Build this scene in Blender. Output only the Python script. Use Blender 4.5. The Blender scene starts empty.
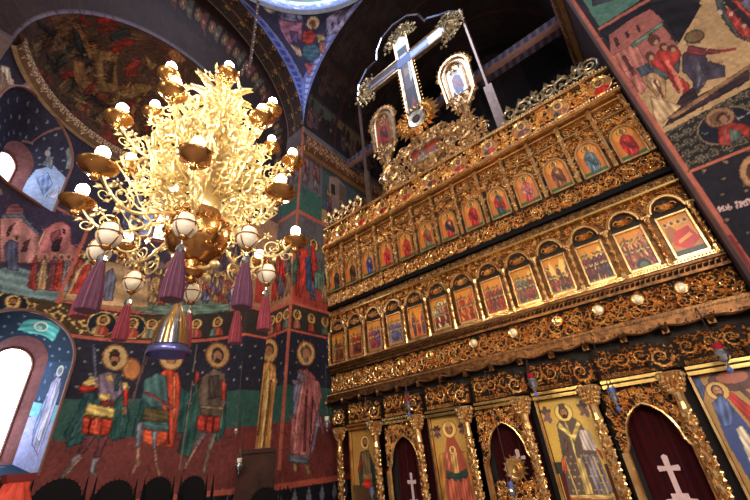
import bpy, math, random
import numpy as np
from math import sin, cos, pi, radians as R
from mathutils import Matrix, Vector
random.seed(7); rng = np.random.default_rng(7)
sc = bpy.context.scene
COL = sc.collection
# ------------------------------------------------------------------ camera
PC = np.array([375.0, 250.0]); CAM = np.array([0, 0, 1.65])
_z = np.array([308., -395.]) - PC; _h = np.array([-164., 513.]) - PC
F = math.sqrt(-(_z @ _h))
_U = np.array([_z[0], -_z[1], -F]); _U /= np.linalg.norm(_U)
_L = np.array([_h[0], -_h[1], -F]); _L /= np.linalg.norm(_L)
_X = -_L; _Y = np.cross(_U, _X)
RW = np.array([_X, _Y, _U])                      # world = RW @ camera
cam = bpy.data.objects.new('camera', bpy.data.cameras.new('camera'))
COL.objects.link(cam)
cam.data.sensor_width = 36; cam.data.lens = F * 36 / 750; cam.data.clip_end = 200
m4 = Matrix.Identity(4)
for a in range(3):
    for b in range(3): m4[a][b] = RW[a][b]
    m4[a][3] = CAM[a]
cam.matrix_world = m4
sc.camera = cam
def ray(x, y): return RW @ np.array([x - PC[0], -(y - PC[1]), -F])
def atX(x, y, X): d = ray(x, y); return CAM + d * (X - CAM[0]) / d[0]
def atY(x, y, Y): d = ray(x, y); return CAM + d * (Y - CAM[1]) / d[1]
def atZ(x, y, Z): d = ray(x, y); return CAM + d * (Z - CAM[2]) / d[2]
# ------------------------------------------------------------------ materials
def s2l(c):
    c = np.clip(np.asarray(c, float), 0, 1)
    return np.where(c <= .04045, c / 12.92, ((c + .055) / 1.055) ** 2.4)
def rgb(r, g, b): return tuple(float(v) for v in s2l(np.array([r, g, b]) / 255.)) + (1.,)
MATS = {}
def mat(name, col, rough=.5, metal=0., emit=None, estr=0., noise=0., nscale=8., col2=None, bump=0., bscale=30., spec=.5, sheen=0., trans=0., alpha=1.):
    m = bpy.data.materials.new(name); m.use_nodes = True
    nt = m.node_tree; b = nt.nodes['Principled BSDF']
    b.inputs['Base Color'].default_value = col; b.inputs['Roughness'].default_value = rough
    b.inputs['Metallic'].default_value = metal; b.inputs['Specular IOR Level'].default_value = spec
    b.inputs['Sheen Weight'].default_value = sheen; b.inputs['Transmission Weight'].default_value = trans
    b.inputs['Alpha'].default_value = alpha
    if emit: b.inputs['Emission Color'].default_value = emit; b.inputs['Emission Strength'].default_value = estr
    tc = nt.nodes.new('ShaderNodeTexCoord')
    if noise or col2:
        n = nt.nodes.new('ShaderNodeTexNoise'); n.inputs['Scale'].default_value = nscale; n.inputs['Detail'].default_value = 5
        nt.links.new(tc.outputs['Object'], n.inputs['Vector'])
        r = nt.nodes.new('ShaderNodeValToRGB'); r.color_ramp.elements[0].position = .5 - .22; r.color_ramp.elements[1].position = .5 + .18
        c2 = col2 or tuple(v * (1 - noise) for v in col[:3]) + (1,)
        r.color_ramp.elements[0].color = c2; r.color_ramp.elements[1].color = col
        nt.links.new(n.outputs['Fac'], r.inputs['Fac']); nt.links.new(r.outputs['Color'], b.inputs['Base Color'])
    if bump:
        n2 = nt.nodes.new('ShaderNodeTexNoise'); n2.inputs['Scale'].default_value = bscale
        nt.links.new(tc.outputs['Object'], n2.inputs['Vector'])
        bp = nt.nodes.new('ShaderNodeBump'); bp.inputs['Strength'].default_value = bump; bp.inputs['Distance'].default_value = .02
        nt.links.new(n2.outputs['Fac'], bp.inputs['Height']); nt.links.new(bp.outputs['Normal'], b.inputs['Normal'])
    MATS[name] = m
    return m
def paint_mat(name, rough=.55, spec=.35, wear=.35, wscale=1.6, fine=.18, metal=0.):
    m = bpy.data.materials.new(name); m.use_nodes = True
    nt = m.node_tree; b = nt.nodes['Principled BSDF']
    b.inputs['Roughness'].default_value = rough; b.inputs['Specular IOR Level'].default_value = spec; b.inputs['Metallic'].default_value = metal
    at = nt.nodes.new('ShaderNodeAttribute'); at.attribute_name = 'Col'
    tc = nt.nodes.new('ShaderNodeTexCoord')
    n = nt.nodes.new('ShaderNodeTexNoise'); n.inputs['Scale'].default_value = wscale; n.inputs['Detail'].default_value = 8; n.inputs['Roughness'].default_value = .7
    nt.links.new(tc.outputs['Object'], n.inputs['Vector'])
    mr = nt.nodes.new('ShaderNodeMapRange'); mr.inputs['From Min'].default_value = .3; mr.inputs['From Max'].default_value = .7
    mr.inputs['To Min'].default_value = 1 - wear; mr.inputs['To Max'].default_value = 1 + wear * .6
    nt.links.new(n.outputs['Fac'], mr.inputs['Value'])
    n2 = nt.nodes.new('ShaderNodeTexNoise'); n2.inputs['Scale'].default_value = wscale * 9; n2.inputs['Detail'].default_value = 4
    nt.links.new(tc.outputs['Object'], n2.inputs['Vector'])
    mr2 = nt.nodes.new('ShaderNodeMapRange'); mr2.inputs['From Min'].default_value = .3; mr2.inputs['From Max'].default_value = .7
    mr2.inputs['To Min'].default_value = 1 - fine; mr2.inputs['To Max'].default_value = 1 + fine
    nt.links.new(n2.outputs['Fac'], mr2.inputs['Value'])
    mu = nt.nodes.new('ShaderNodeMath'); mu.operation = 'MULTIPLY'
    nt.links.new(mr.outputs['Result'], mu.inputs[0]); nt.links.new(mr2.outputs['Result'], mu.inputs[1])
    vm = nt.nodes.new('ShaderNodeVectorMath'); vm.operation = 'SCALE'
    nt.links.new(at.outputs['Color'], vm.inputs[0]); nt.links.new(mu.outputs[0], vm.inputs['Scale'])
    nt.links.new(vm.outputs[0], b.inputs['Base Color'])
    MATS[name] = m
    return m
paint_mat('fresco', .75, .1); paint_mat('cross_paint', .5, .3, .2, 5, .12); paint_mat('icon_paint', .35, .5, .18, 5, .12)
mat('gold', rgb(255, 216, 152), .27, .87, col2=rgb(204, 142, 82), nscale=6)
mat('gold_bright', rgb(250, 205, 125), .26, .95, noise=.25, nscale=12)
mat('gold_old', rgb(232, 198, 150), .32, .84, col2=rgb(146, 104, 70), nscale=9)
mat('gold_red', rgb(150, 88, 58), .42, .6, col2=rgb(84, 36, 28), nscale=10)
mat('gold_brown', rgb(132, 88, 48), .42, .75, col2=rgb(56, 34, 22), nscale=12); mat('bole', rgb(34, 17, 12), .7, .0, noise=.5, nscale=6, spec=.2)
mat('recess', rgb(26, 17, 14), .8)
mat('silver_gilt', rgb(214, 200, 172), .35, .85, col2=rgb(110, 92, 66), nscale=9)
mat('brass', rgb(255, 229, 170), .3, .88, noise=.12, nscale=14)
mat('brass_dark', rgb(196, 140, 84), .25, .95, noise=.3, nscale=10)
mat('chain', rgb(70, 52, 50), .5, .5)
mat('egg', rgb(238, 224, 205), .35, 0, noise=.06, nscale=12, spec=.5)
mat('tassel', rgb(92, 20, 66), .8, 0, noise=.45, nscale=30, sheen=.4)
mat('tassel_red', rgb(140, 24, 54), .8, 0, noise=.4, nscale=30, sheen=.4)
mat('bulb', rgb(255, 240, 215), .3, emit=(1, .80, .52, 1), estr=225)
mat('window_light', rgb(240, 246, 255), .3, emit=(.82, .9, 1, 1), estr=9)
mat('wood', rgb(66, 32, 22), .6, col2=rgb(34, 16, 12), nscale=5, spec=.2)
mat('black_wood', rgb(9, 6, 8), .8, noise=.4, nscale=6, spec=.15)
mat('velvet', rgb(58, 8, 14), .95, noise=.4, nscale=4, sheen=.1, spec=.1)
mat('cloth_white', rgb(215, 180, 178), .8, noise=.15, nscale=20)
mat('red_cloth', rgb(205, 66, 44), .8, noise=.25, nscale=9)
mat('dark_red', rgb(110, 24, 26), .6, noise=.3, nscale=9)
mat('silver', rgb(205, 205, 215), .2, .95, noise=.25, nscale=20)
mat('blue_glass', rgb(90, 110, 190), .15, 0, noise=.2, nscale=20, spec=.8)
mat('red_glass', rgb(160, 24, 40), .15, 0, noise=.2, nscale=20, spec=.8)
mat('pearl', rgb(232, 214, 180), .3, .2, noise=.15, nscale=20)
mat('marble', rgb(150, 135, 122), .35, col2=rgb(105, 92, 84), nscale=2)
mat('plaster', rgb(60, 52, 60), .8, noise=.4, nscale=1)
mat('frame_grey', rgb(120, 96, 84), .35, .6, noise=.4, nscale=8)
mat('bell_blue', rgb(120, 122, 196), .3, .7, noise=.3, nscale=12)
mat('brown_line', rgb(120, 70, 55), .6, noise=.3, nscale=6)
# ------------------------------------------------------------------ mesh building
class MB:
    def __init__(s): s.V = []; s.F = []; s.n = 0
    def add(s, V, Fc):
        V = np.asarray(V, float).reshape(-1, 3); s.V.append(V)
        n = s.n; s.F.extend([tuple(i + n for i in f) for f in Fc]); s.n += len(V)
        return s
    def box(s, x0, x1, y0, y1, z0, z1):
        V = [(x, y, z) for x in (x0, x1) for y in (y0, y1) for z in (z0, z1)]
        return s.add(V, [(0, 1, 3, 2), (4, 6, 7, 5), (0, 4, 5, 1), (2, 3, 7, 6), (0, 2, 6, 4), (1, 5, 7, 3)])
    def prism(s, pts, y0, y1):          # outline in x,z, extruded along y
        n = len(pts); V = [(x, y0, z) for x, z in pts] + [(x, y1, z) for x, z in pts]
        return s.add(V, [tuple(range(n)), tuple(range(2 * n - 1, n - 1, -1))] + [(i, i + n, (i + 1) % n + n, (i + 1) % n) for i in range(n)])
    def lathe(s, prof, c=(0, 0, 0), n=16, ax='z'):
        prof = np.array(prof, float); a = np.arange(n) * 2 * pi / n
        V = np.stack([np.outer(prof[:, 0], np.cos(a)), np.outer(prof[:, 0], np.sin(a)), np.repeat(prof[:, 1:2], n, 1)], -1).reshape(-1, 3)
        if ax == 'y': V = V[:, [0, 2, 1]]
        V = V + np.array(c); k = len(prof)
        Fc = [(i * n + j, i * n + (j + 1) % n, (i + 1) * n + (j + 1) % n, (i + 1) * n + j) for i in range(k - 1) for j in range(n)]
        Fc += [tuple(range(n - 1, -1, -1)), tuple(range((k - 1) * n, k * n))]
        return s.add(V, Fc)
    def tube(s, path, r, n=5, closed=False):
        P = np.array(path, float); k = len(P); r = np.broadcast_to(np.asarray(r, float), (k,))
        T = np.gradient(P, axis=0)
        if closed: T = np.roll(P, -1, 0) - np.roll(P, 1, 0)
        T /= np.linalg.norm(T, axis=1)[:, None] + 1e-9
        up = np.array([0, 0, 1.]) if abs(T[:, 2]).mean() < .75 else np.array([0, 1., 0])
        A = np.cross(T, up); A /= np.linalg.norm(A, axis=1)[:, None] + 1e-9
        for i in range(1, k):
            if A[i] @ A[i - 1] < 0: A[i] *= -1
        B = np.cross(T, A); a = np.arange(n) * 2 * pi / n
        V = P[:, None] + r[:, None, None] * (A[:, None] * np.cos(a)[None, :, None] + B[:, None] * np.sin(a)[None, :, None])
        Fc = [(i % k * n + j, i % k * n + (j + 1) % n, (i + 1) % k * n + (j + 1) % n, (i + 1) % k * n + j) for i in range(k if closed else k - 1) for j in range(n)]
        if not closed: Fc += [tuple(range(n - 1, -1, -1)), tuple(range((k - 1) * n, k * n))]
        return s.add(V.reshape(-1, 3), Fc)
    def ball(s, c, r, n=8, m=6, sz=None):
        r = np.broadcast_to(np.asarray(r, float), (3,)); t = np.linspace(0, pi, m + 1)
        prof = [(max(sin(q), 1e-3), -cos(q)) for q in t]
        mb = MB().lathe(prof, n=n); V = mb.V[0] * r + np.array(c)
        return s.add(V, mb.F)
    def grid(s, P):
        P = np.asarray(P); a, b = P.shape[:2]
        return s.add(P.reshape(-1, 3), [(i * b + j, i * b + j + 1, (i + 1) * b + j + 1, (i + 1) * b + j) for i in range(a - 1) for j in range(b - 1)])
    def inst(s, T, M):                   # T = (V, F), M 4x4 or (3x3, t)
        V, Fc = T; return s.add(V @ M[0].T + M[1], Fc)
    def build(s, name, material, parent=None, smooth=False, org=None):
        V = np.concatenate(s.V) if s.V else np.zeros((0, 3))
        if org is None: org = np.array(parent['_o']) if parent is not None and '_o' in parent else np.zeros(3)
        org = np.array(org, float); V = V - org
        me = bpy.data.meshes.new(name); me.from_pydata(V.tolist(), [], s.F)
        me.materials.append(MATS[material] if isinstance(material, str) else material)
        if smooth: me.polygons.foreach_set('use_smooth', [True] * len(me.polygons))
        me.update()
        o = bpy.data.objects.new(name, me); COL.objects.link(o)
        if parent is not None: o.parent = parent; o['_o'] = [float(v) for v in org]
        else: o.location = org; o['_o'] = [float(v) for v in org]
        return o
def thing(name, label, cat, loc=(0, 0, 0), group=None):
    o = bpy.data.objects.new(name, None); COL.objects.link(o); o.empty_display_size = .1
    o.location = loc; o['label'] = label; o['category'] = cat; o['_o'] = [float(v) for v in loc]
    if group: o['group'] = group
    return o
def tag(o, label, cat, group=None, kind=None):
    o['label'] = label; o['category'] = cat
    if group: o['group'] = group
    if kind: o['kind'] = kind
    return o
def struct(o): o['kind'] = 'structure'; return o
# ------------------------------------------------------------------ painter: paint lies in the grid of its own surface
def mute(cv, f=1., d=.12): g = cv.a.mean(-1, keepdims=True); cv.a[:] = (cv.a * (1 - d) + g * d) * f
class Cv:
    def __init__(s, Pt, base):
        s.P = np.asarray(Pt, float); s.nj, s.ni = s.P.shape[:2]
        s.a = np.empty((s.nj, s.ni, 3)); s.a[:] = np.array(base) / 255.
        s.pix = None
    def _prep(s):
        q = (s.P.reshape(-1, 3) - CAM) @ RW
        d = np.where(-q[:, 2] > .05, -q[:, 2], np.nan)
        s.pix = np.stack([PC[0] + F * q[:, 0] / d, PC[1] - F * q[:, 1] / d], -1).reshape(s.nj, s.ni, 2)
    def inv(s, x, y):                    # photo outline point -> point on this surface (i, j)
        if s.pix is None: s._prep()
        d = np.nansum((s.pix - (x, y)) ** 2, -1); d[np.isnan(s.pix[..., 0])] = 1e12
        j, i = np.unravel_index(np.argmin(d), d.shape)
        i0 = min(max(i, 1), s.ni - 2); j0 = min(max(j, 1), s.nj - 2)
        J = np.stack([(s.pix[j0, i0 + 1] - s.pix[j0, i0 - 1]) / 2, (s.pix[j0 + 1, i0] - s.pix[j0 - 1, i0]) / 2], 1)
        e = np.array([x, y]) - s.pix[j, i]
        try: q = np.linalg.solve(J, e)
        except Exception: q = np.zeros(2)
        if not np.all(np.isfinite(q)): q = np.zeros(2)
        q = np.clip(q, -60, 60)
        return i + q[0], j + q[1]
    def tr(s, pts, k=None):
        if k: pts = [(k[0] + p[0] / k[2], k[1] + p[1] / k[2]) for p in pts]
        return [s.inv(*p) for p in pts]
    def fill(s, pts, col, alpha=1., fold=0.):
        p = np.array(pts, float)
        i0 = max(int(np.floor(p[:, 0].min())), 0); i1 = min(int(np.ceil(p[:, 0].max())) + 1, s.ni)
        j0 = max(int(np.floor(p[:, 1].min())), 0); j1 = min(int(np.ceil(p[:, 1].max())) + 1, s.nj)
        if i1 <= i0 or j1 <= j0: return
        X, Y = np.meshgrid(np.arange(i0, i1), np.arange(j0, j1)); ins = np.zeros(X.shape, bool)
        x2, y2 = p[-1]
        for x1, y1 in p:
            if y1 != y2:
                c = ((Y >= min(y1, y2)) & (Y < max(y1, y2)) & (X < (x2 - x1) * (Y - y1) / (y2 - y1) + x1)); ins ^= c
            x2, y2 = x1, y1
        sub = s.a[j0:j1, i0:i1]
        if fold and 24 < ins.sum() < 3600:
            xs, ys = X[ins].astype(float), Y[ins].astype(float); xs -= xs.mean(); ys -= ys.mean()
            w, v = np.linalg.eigh(np.cov(np.stack([xs, ys]))); mi = v[:, 0]; ma = v[:, 1]; wd = math.sqrt(max(w[0], 1e-6)) * 3.4
            u = xs * mi[0] + ys * mi[1]; t = xs * ma[0] + ys * ma[1]; hh = (abs(float(pts[0][0])) * 7.13 + abs(float(pts[0][1])) * 3.7) % 1; per = max(3.4, wd / (2.1 + 1.6 * hh))
            k = 1 + fold * np.sin(u * 2 * pi / per + .22 * t / per * (1 + .5 * np.sin(t / per * .7)) + 6.28 * hh) + fold * .9 * np.sin(t * 2 * pi / (per * (4 + 3 * hh)) + u / per * 1.7)
            sub[ins] = np.clip(np.array(col)[None] / 255. * k[:, None], 0, 1)
            e = ins & ~(np.roll(ins, 1, 0) & np.roll(ins, -1, 0) & np.roll(ins, 1, 1) & np.roll(ins, -1, 1)); e[0] &= ins[0]
            sub[e] *= .62
        else: sub[ins] = sub[ins] * (1 - alpha) + alpha * np.array(col) / 255.
    def ell(s, c, rx, ry, col, ang=0, n=20, alpha=1.):
        a = np.arange(n) * 2 * pi / n; ca, sa = cos(ang), sin(ang)
        s.fill([(c[0] + rx * cos(t) * ca - ry * sin(t) * sa, c[1] + rx * cos(t) * sa + ry * sin(t) * ca) for t in a], col, alpha)
    def line(s, pts, w, col, alpha=1.):
        for (x0, y0), (x1, y1) in zip(pts[:-1], pts[1:]):
            L = math.hypot(x1 - x0, y1 - y0) + 1e-6; nx, ny = -(y1 - y0) / L * w / 2, (x1 - x0) / L * w / 2
            s.fill([(x0 + nx, y0 + ny), (x1 + nx, y1 + ny), (x1 - nx, y1 - ny), (x0 - nx, y0 - ny)], col, alpha)
    # traced shapes (outline points read off the photo, laid onto the surface)
    def tp(s, k, col, *pts, alpha=1.): s.fill(s.tr(pts, k), col, alpha, .13)
    def tl(s, k, col, w, *pts): s.line(s.tr(pts, k), w, col)
    def te(s, k, col, cx, cy, rx, ry, ang=0):
        ca, sa = cos(R(ang)), sin(R(ang))
        s.fill(s.tr([(cx + rx * cos(t) * ca - ry * sin(t) * sa, cy + rx * cos(t) * sa + ry * sin(t) * ca) for t in np.arange(16) * pi / 8], k), col)
    def mesh(s, name, material='fresco', parent=None, mask=None, flip=False, org=None):
        nj, ni = s.nj, s.ni
        idx = np.arange(nj * ni).reshape(nj, ni)
        q = np.stack([idx[:-1, :-1], idx[:-1, 1:], idx[1:, 1:], idx[1:, :-1]], -1).reshape(-1, 4)
        if mask is not None: q = q[~mask[:-1, :-1].reshape(-1)]
        if flip: q = q[:, ::-1]
        if org is None: org = np.array(parent['_o']) if parent is not None and '_o' in parent else np.zeros(3)
        me = bpy.data.meshes.new(name)
        me.from_pydata((s.P.reshape(-1, 3) - org).tolist(), [], q.tolist())
        ca = me.color_attributes.new('Col', 'FLOAT_COLOR', 'POINT')
        c = np.ones((nj * ni, 4), np.float32); c[:, :3] = s2l(s.a.reshape(-1, 3)); ca.data.foreach_set('color', c.ravel())
        me.materials.append(MATS[material]); me.polygons.foreach_set('use_smooth', [True] * len(me.polygons)); me.update()
        o = bpy.data.objects.new(name, me); COL.objects.link(o); o['_o'] = [float(v) for v in org]
        if parent is not None: o.parent = parent
        else: o.location = org
        return o
def dark(c, f=.6): return tuple(v * f for v in c)
def lite(c, f=1.35): return tuple(min(255, v * f + 12) for v in c)
GOLDH = (205, 160, 88); SKIN = (150, 98, 66)
def saint(cv, M, asp, robe, mantle, halo=GOLDH, hair=(60, 36, 28), pose=0, rim=(70, 30, 20), beard=True):
    """standing robed figure in the unit box that M maps onto the surface; asp = width/height"""
    def f(col, *p, al=1.): cv.fill([M(*q) for q in p], col, al, .16)
    def e(col, x, y, r, ry=None): f(col, *[(x + r / asp * cos(t), y + (ry or r) * sin(t)) for t in np.arange(14) * 2 * pi / 14])
    k = .42 / asp if asp < .6 else 1.
    X = lambda x: .5 + (x - .5) * min(1, .46 / asp)
    f(dark(robe, .75), (X(.36), .1), (X(.3), .02), (X(.42), .0), (X(.5), .06), (X(.6), .0), (X(.72), .02), (X(.66), .12))
    f(robe, (X(.24), .62), (X(.36), .74), (X(.5), .77), (X(.64), .74), (X(.78), .62), (X(.8), .4), (X(.74), .07), (X(.28), .07), (X(.2), .4))
    f(lite(robe, 1.25), (X(.4), .6), (X(.5), .7), (X(.54), .45), (X(.5), .09), (X(.42), .09))
    f(mantle, (X(.22), .64), (X(.4), .74), (X(.46), .6), (X(.62), .42), (X(.82), .36), (X(.76), .14), (X(.6), .22), (X(.36), .36), (X(.2), .34))
    f(dark(mantle, .62), (X(.3), .6), (X(.36), .6), (X(.5), .4), (X(.72), .26), (X(.7), .2), (X(.46), .34))
    f(mantle, (X(.64), .73), (X(.78), .63), (X(.84), .2), (X(.74), .1), (X(.7), .4))
    f(dark(robe, .55), (X(.55), .4), (X(.58), .4), (X(.62), .09), (X(.58), .09)); f(dark(robe, .55), (X(.33), .33), (X(.36), .33), (X(.38), .09), (X(.34), .09))
    hx = .56 if pose % 2 else .44
    f(dark(mantle, .8), (X(.26), .6), (X(.3), .5), (X(hx), .56), (X(hx), .6)); e(SKIN, X(hx + .02), .585, .024)
    if pose == 2: f((190, 165, 110), (X(.5), .52), (X(.66), .54), (X(.64), .64), (X(.5), .62))
    if pose == 3: f((170, 150, 110), (X(.74), .1), (X(.77), .1), (X(.83), .8), (X(.8), .8))
    e(rim, .5, .87, .108); e(halo, .5, .87, .098); e(hair, .5, .885, .055, .062); e(SKIN, .5, .868, .04, .05)
    if beard: e(hair, .5, .84, .03, .03); e(SKIN, .5, .872, .034, .03)
    e(dark(SKIN, .5), .485, .875, .008, .005); e(dark(SKIN, .5), .515, .875, .008, .005)
def bust(cv, M, asp, robe, halo=GOLDH, hair=(70, 42, 30), mantle=None):
    def f(col, *p): cv.fill([M(*q) for q in p], col)
    def e(col, x, y, r, ry=None): f(col, *[(x + r / asp * cos(t), y + (ry or r) * sin(t)) for t in np.arange(14) * 2 * pi / 14])
    e(dark(halo, .45), .5, .66, .285); e(halo, .5, .66, .25)
    f(robe, (.12, 0), (.16, .26), (.36, .42), (.5, .46), (.64, .42), (.84, .26), (.88, 0))
    if mantle: f(mantle, (.12, 0), (.16, .26), (.34, .42), (.42, .3), (.4, 0)); f(lite(mantle), (.2, .05), (.24, .25), (.3, .3), (.28, .05))
    f(lite(robe), (.5, .05), (.54, .35), (.6, .35), (.62, .05))
    e(hair, .5, .68, .15, .19); e(SKIN, .5, .64, .11, .14); e(hair, .5, .55, .07, .06)
    e(dark(SKIN, .5), .46, .66, .02, .014); e(dark(SKIN, .5), .54, .66, .02, .014); e(SKIN, .62, .2, .06)
# ------------------------------------------------------------------ the building: shared paint motifs
NAVY = (40, 38, 50); GREEN = (52, 84, 76); REDG = (112, 52, 48); PINKL = (176, 84, 66); BROWN = (84, 58, 46)
def crowd(cv, i0, i1, j0, j1, seed, base=(48, 40, 44), pal=None, n=6, dens=1.):
    """a painted scene: sky, hills, buildings and robed figures inside a grid rectangle"""
    r = random.Random(seed); w, h = i1 - i0, j1 - j0
    pal = pal or [(150, 60, 46), (72, 84, 82), (160, 118, 74), (92, 70, 84), (120, 50, 44), (130, 110, 84), (60, 66, 92)]
    M = lambda u, v: (i0 + u * w, j0 + v * h)
    cv.fill([M(0, 0), M(1, 0), M(1, 1), M(0, 1)], base)
    g = r.choice([(92, 108, 90), (150, 116, 78), (110, 76, 58)])
    cv.fill([M(0, 0), M(1, 0), M(1, .2 + r.random() * .1), M(.5, .3), M(0, .22)], g)
    if r.random() < .6:
        x = r.random() * .5
        cv.fill([M(x, .25), M(x + .1, .7), M(x + .2, .95), M(x + .3, .75), M(x + .5, .3)], (150, 116, 78)); cv.fill([M(x + .25, .3), M(x + .2, .9), M(x + .36, .6)], (120, 88, 60))
    for q in range(2):
        x = r.random() * .7; c = r.choice([(150, 92, 84), (132, 104, 92), (104, 82, 84)]); t = .6 + r.random() * .3
        cv.fill([M(x, .25), M(x, t), M(x + .12, t + .1), M(x + .24, t), M(x + .24, .25)], c); cv.fill([M(x + .14, .3), M(x + .14, t), M(x + .24, t), M(x + .24, .25)], dark(c, .75))
        cv.fill([M(x + .03, t - .3), M(x + .03, t - .1), M(x + .08, t - .1), M(x + .08, t - .3)], dark(c, .35))
    for q in range(int(n * dens)):
        u = (q + .2 + r.random() * .6) / n / dens; fw = .17 * h / w; fh = .42 + r.random() * .14; b = .04 + r.random() * .12
        saint(cv, lambda a, c, u=u, b=b, fh=fh: M(u - fh * .2 * h / w + a * fh * .4 * h / w, b + c * fh), .4, r.choice(pal), r.choice(pal), pose=r.randrange(4))
def rinceau(cv, i0, i1, j0, j1, bg, fg, seed=1):
    """painted scroll ornament"""
    cv.fill([(i0, j0), (i1, j0), (i1, j1), (i0, j1)], bg); r = random.Random(seed); h = j1 - j0; x = i0
    while x < i1:
        for k in range(26):
            a = k * .42; q = h * .42 * (1 - k / 30.); s = 1 if int((x - i0) / h) % 2 else -1
            cx, cy = x + h * .45, (j0 + j1) / 2
            px, py = cx + q * cos(a), cy + s * q * sin(a)
            if i0 <= px < i1: cv.ell((px, py), max(.7, h * .045), max(.7, h * .045), fg, n=6)
            if k % 3 == 0: cv.ell((cx + q * 1.15 * cos(a + .3), cy + s * q * 1.15 * sin(a + .3)), max(.8, h * .085), max(.6, h * .04), lite(fg, 1.1), a, n=8)
        x += h * .92
def star(cv, i, j, r, col=(150, 140, 120)):
    for k in range(4): cv.line([(i - r * cos(k * pi / 4), j - r * sin(k * pi / 4)), (i + r * cos(k * pi / 4), j + r * sin(k * pi / 4))], max(.7, r * .3), col)
def stars(cv, i0, i1, j0, j1, step, r, col=(132, 128, 118), seed=3):
    q = random.Random(seed); j = j0 + step / 2; k = 0
    while j < j1:
        i = i0 + step / 2 + (k % 2) * step / 2
        while i < i1: star(cv, i + q.uniform(-.1, .1) * step, j, r, col); i += step
        j += step * .8; k += 1
def bands(cv, J, ni, scene_top=6.85, seed=0):
    """the horizontal registers that run round apse and pier; J: height in metres -> grid row"""
    fb = lambda z0, z1, c: cv.fill([(0, J(z0)), (ni, J(z0)), (ni, J(z1)), (0, J(z1))], c)
    fb(0, 1.36, (26, 26, 32)); fb(1.3, 1.38, PINKL); fb(1.38, 2.42, REDG); fb(2.42, 3.12, GREEN); fb(3.12, 4.27, NAVY)
    for k in range(0, ni, 14): cv.fill([(k, J(1.1)), (k + 3, J(1.26)), (k + 6, J(1.1)), (k + 3, J(.94))], (110, 104, 112))
    stars(cv, 0, ni, J(3.2), J(4.2), (J(1) - J(0)) * .3, (J(1) - J(0)) * .025)
    fb(4.27, 4.33, PINKL); fb(4.33, 4.92, (52, 44, 40)); fb(4.92, 4.99, PINKL)
def strokes(cv, n, L, seed=0, vert=.6, k=.3):
    """fine painterly strokes: every touch is a lighter or darker tone of the paint under it"""
    r = np.random.default_rng(seed); H, W = cv.nj, cv.ni
    for _ in range(n):
        i, j = int(r.integers(2, W - 2)), int(r.integers(2, H - 2)); c = cv.a[j, i] * 255; f = r.uniform(1 - k, 1 + k)
        c = np.clip(c * f, 0, 255); a = (pi / 2 + r.normal() * .5) if r.random() < vert else r.uniform(0, pi); l = L * r.uniform(.4, 1.3)
        cv.line([(i - l * cos(a), j - l * sin(a)), (i + l * cos(a), j + l * sin(a))], r.uniform(.7, 1.4), c, .55)
# ---- apse (north conch)
AC = (-6.3, 1.85); AR = 2.8; TH0, TH1 = -math.acos(.9 / AR), math.acos(.9 / AR)
CE = .022
ni = int(AR * (TH1 - TH0) / CE); nj = int(9 / CE)
th = np.linspace(TH0, TH1, ni); zz = np.linspace(0, 9, nj)
P = np.empty((nj, ni, 3)); P[..., 0] = AC[0] - AR * np.cos(th)[None]; P[..., 1] = AC[1] + AR * np.sin(th)[None]; P[..., 2] = zz[:, None]
ap = Cv(P, NAVY); J = lambda z: z / 9 * (nj - 1); I = lambda t: (R(t) - TH0) / (TH1 - TH0) * (ni - 1)
bands(ap, J, ni)
m = J(1)
# medallion band: ornament left, portrait busts all along
rinceau(ap, 0, I(40), J(4.36), J(4.88), (70, 52, 34), (190, 150, 84), 4)
for k, t in enumerate([-52, -38, -22.5, 8.5, 19.5, 27, 36, 46, 56, 66]):
    c = (I(t), J(4.62))
    if t < 24:
        ap.ell(c, m * .27, m * .27, (190, 150, 90)); ap.ell(c, m * .25, m * .25, (28, 32, 42))
    bust(ap, lambda u, v, c=c: (c[0] + (u - .5) * m * .42, c[1] - m * .24 + v * m * .48), .9, [(150, 60, 44), (90, 96, 84), (120, 96, 96), (150, 54, 44)][k % 4], mantle=[(70, 100, 96), (140, 110, 70)][k % 2])
# scenes 5.0 - 6.85
cuts = [-64, -32, -3.6, 19, 41, 57, 70.2]
for k in range(6):
    crowd(ap, I(cuts[k]), I(cuts[k + 1]), J(5.0), J(6.82), 11 + k, base=(58, 46, 60), pal=[(150, 54, 44), (92, 92, 112), (160, 120, 76), (110, 84, 100), (140, 70, 54)], n=5)
# trace: the scene with pink buildings and the procession in front of them
K3 = (0, 200, 4.1667)
ap.tp(K3, (54, 44, 62), (-60, -20), (280, -30), (375, 105), (240, 425), (-60, 360))
ap.tp(K3, (104, 124, 124), (-60, 300), (60, 270), (300, 330), (235, 425), (-60, 370))
ap.tp(K3, (128, 76, 80), (15, 60), (30, 22), (70, 12), (102, 40), (100, 70)); ap.tp(K3, (170, 112, 106), (0, 75), (90, 62), (168, 145), (140, 262), (0, 262))
ap.tp(K3, (104, 112, 124), (10, 58), (95, 58), (165, 140), (160, 150), (85, 75), (5, 75)); ap.tp(K3, (70, 36, 44), (100, 175), (128, 160), (110, 215), (88, 218)); ap.tp(K3, (70, 36, 44), (40, 108), (60, 100), (40, 150), (22, 152))
ap.tp(K3, (160, 92, 90), (168, 148), (185, 118), (230, 95), (262, 88), (296, 112), (298, 180), (332, 200), (302, 262), (160, 262), (140, 240))
ap.tp(K3, (120, 62, 64), (208, 140), (250, 120), (262, 165), (214, 182)); ap.tp(K3, (44, 26, 36), (218, 180), (238, 162), (256, 168), (248, 216), (212, 214)); ap.tp(K3, (60, 30, 40), (262, 120), (276, 124), (272, 142), (258, 140)); ap.tp(K3, (188, 128, 118), (168, 148), (185, 120), (194, 126), (150, 240), (140, 240))
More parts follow.
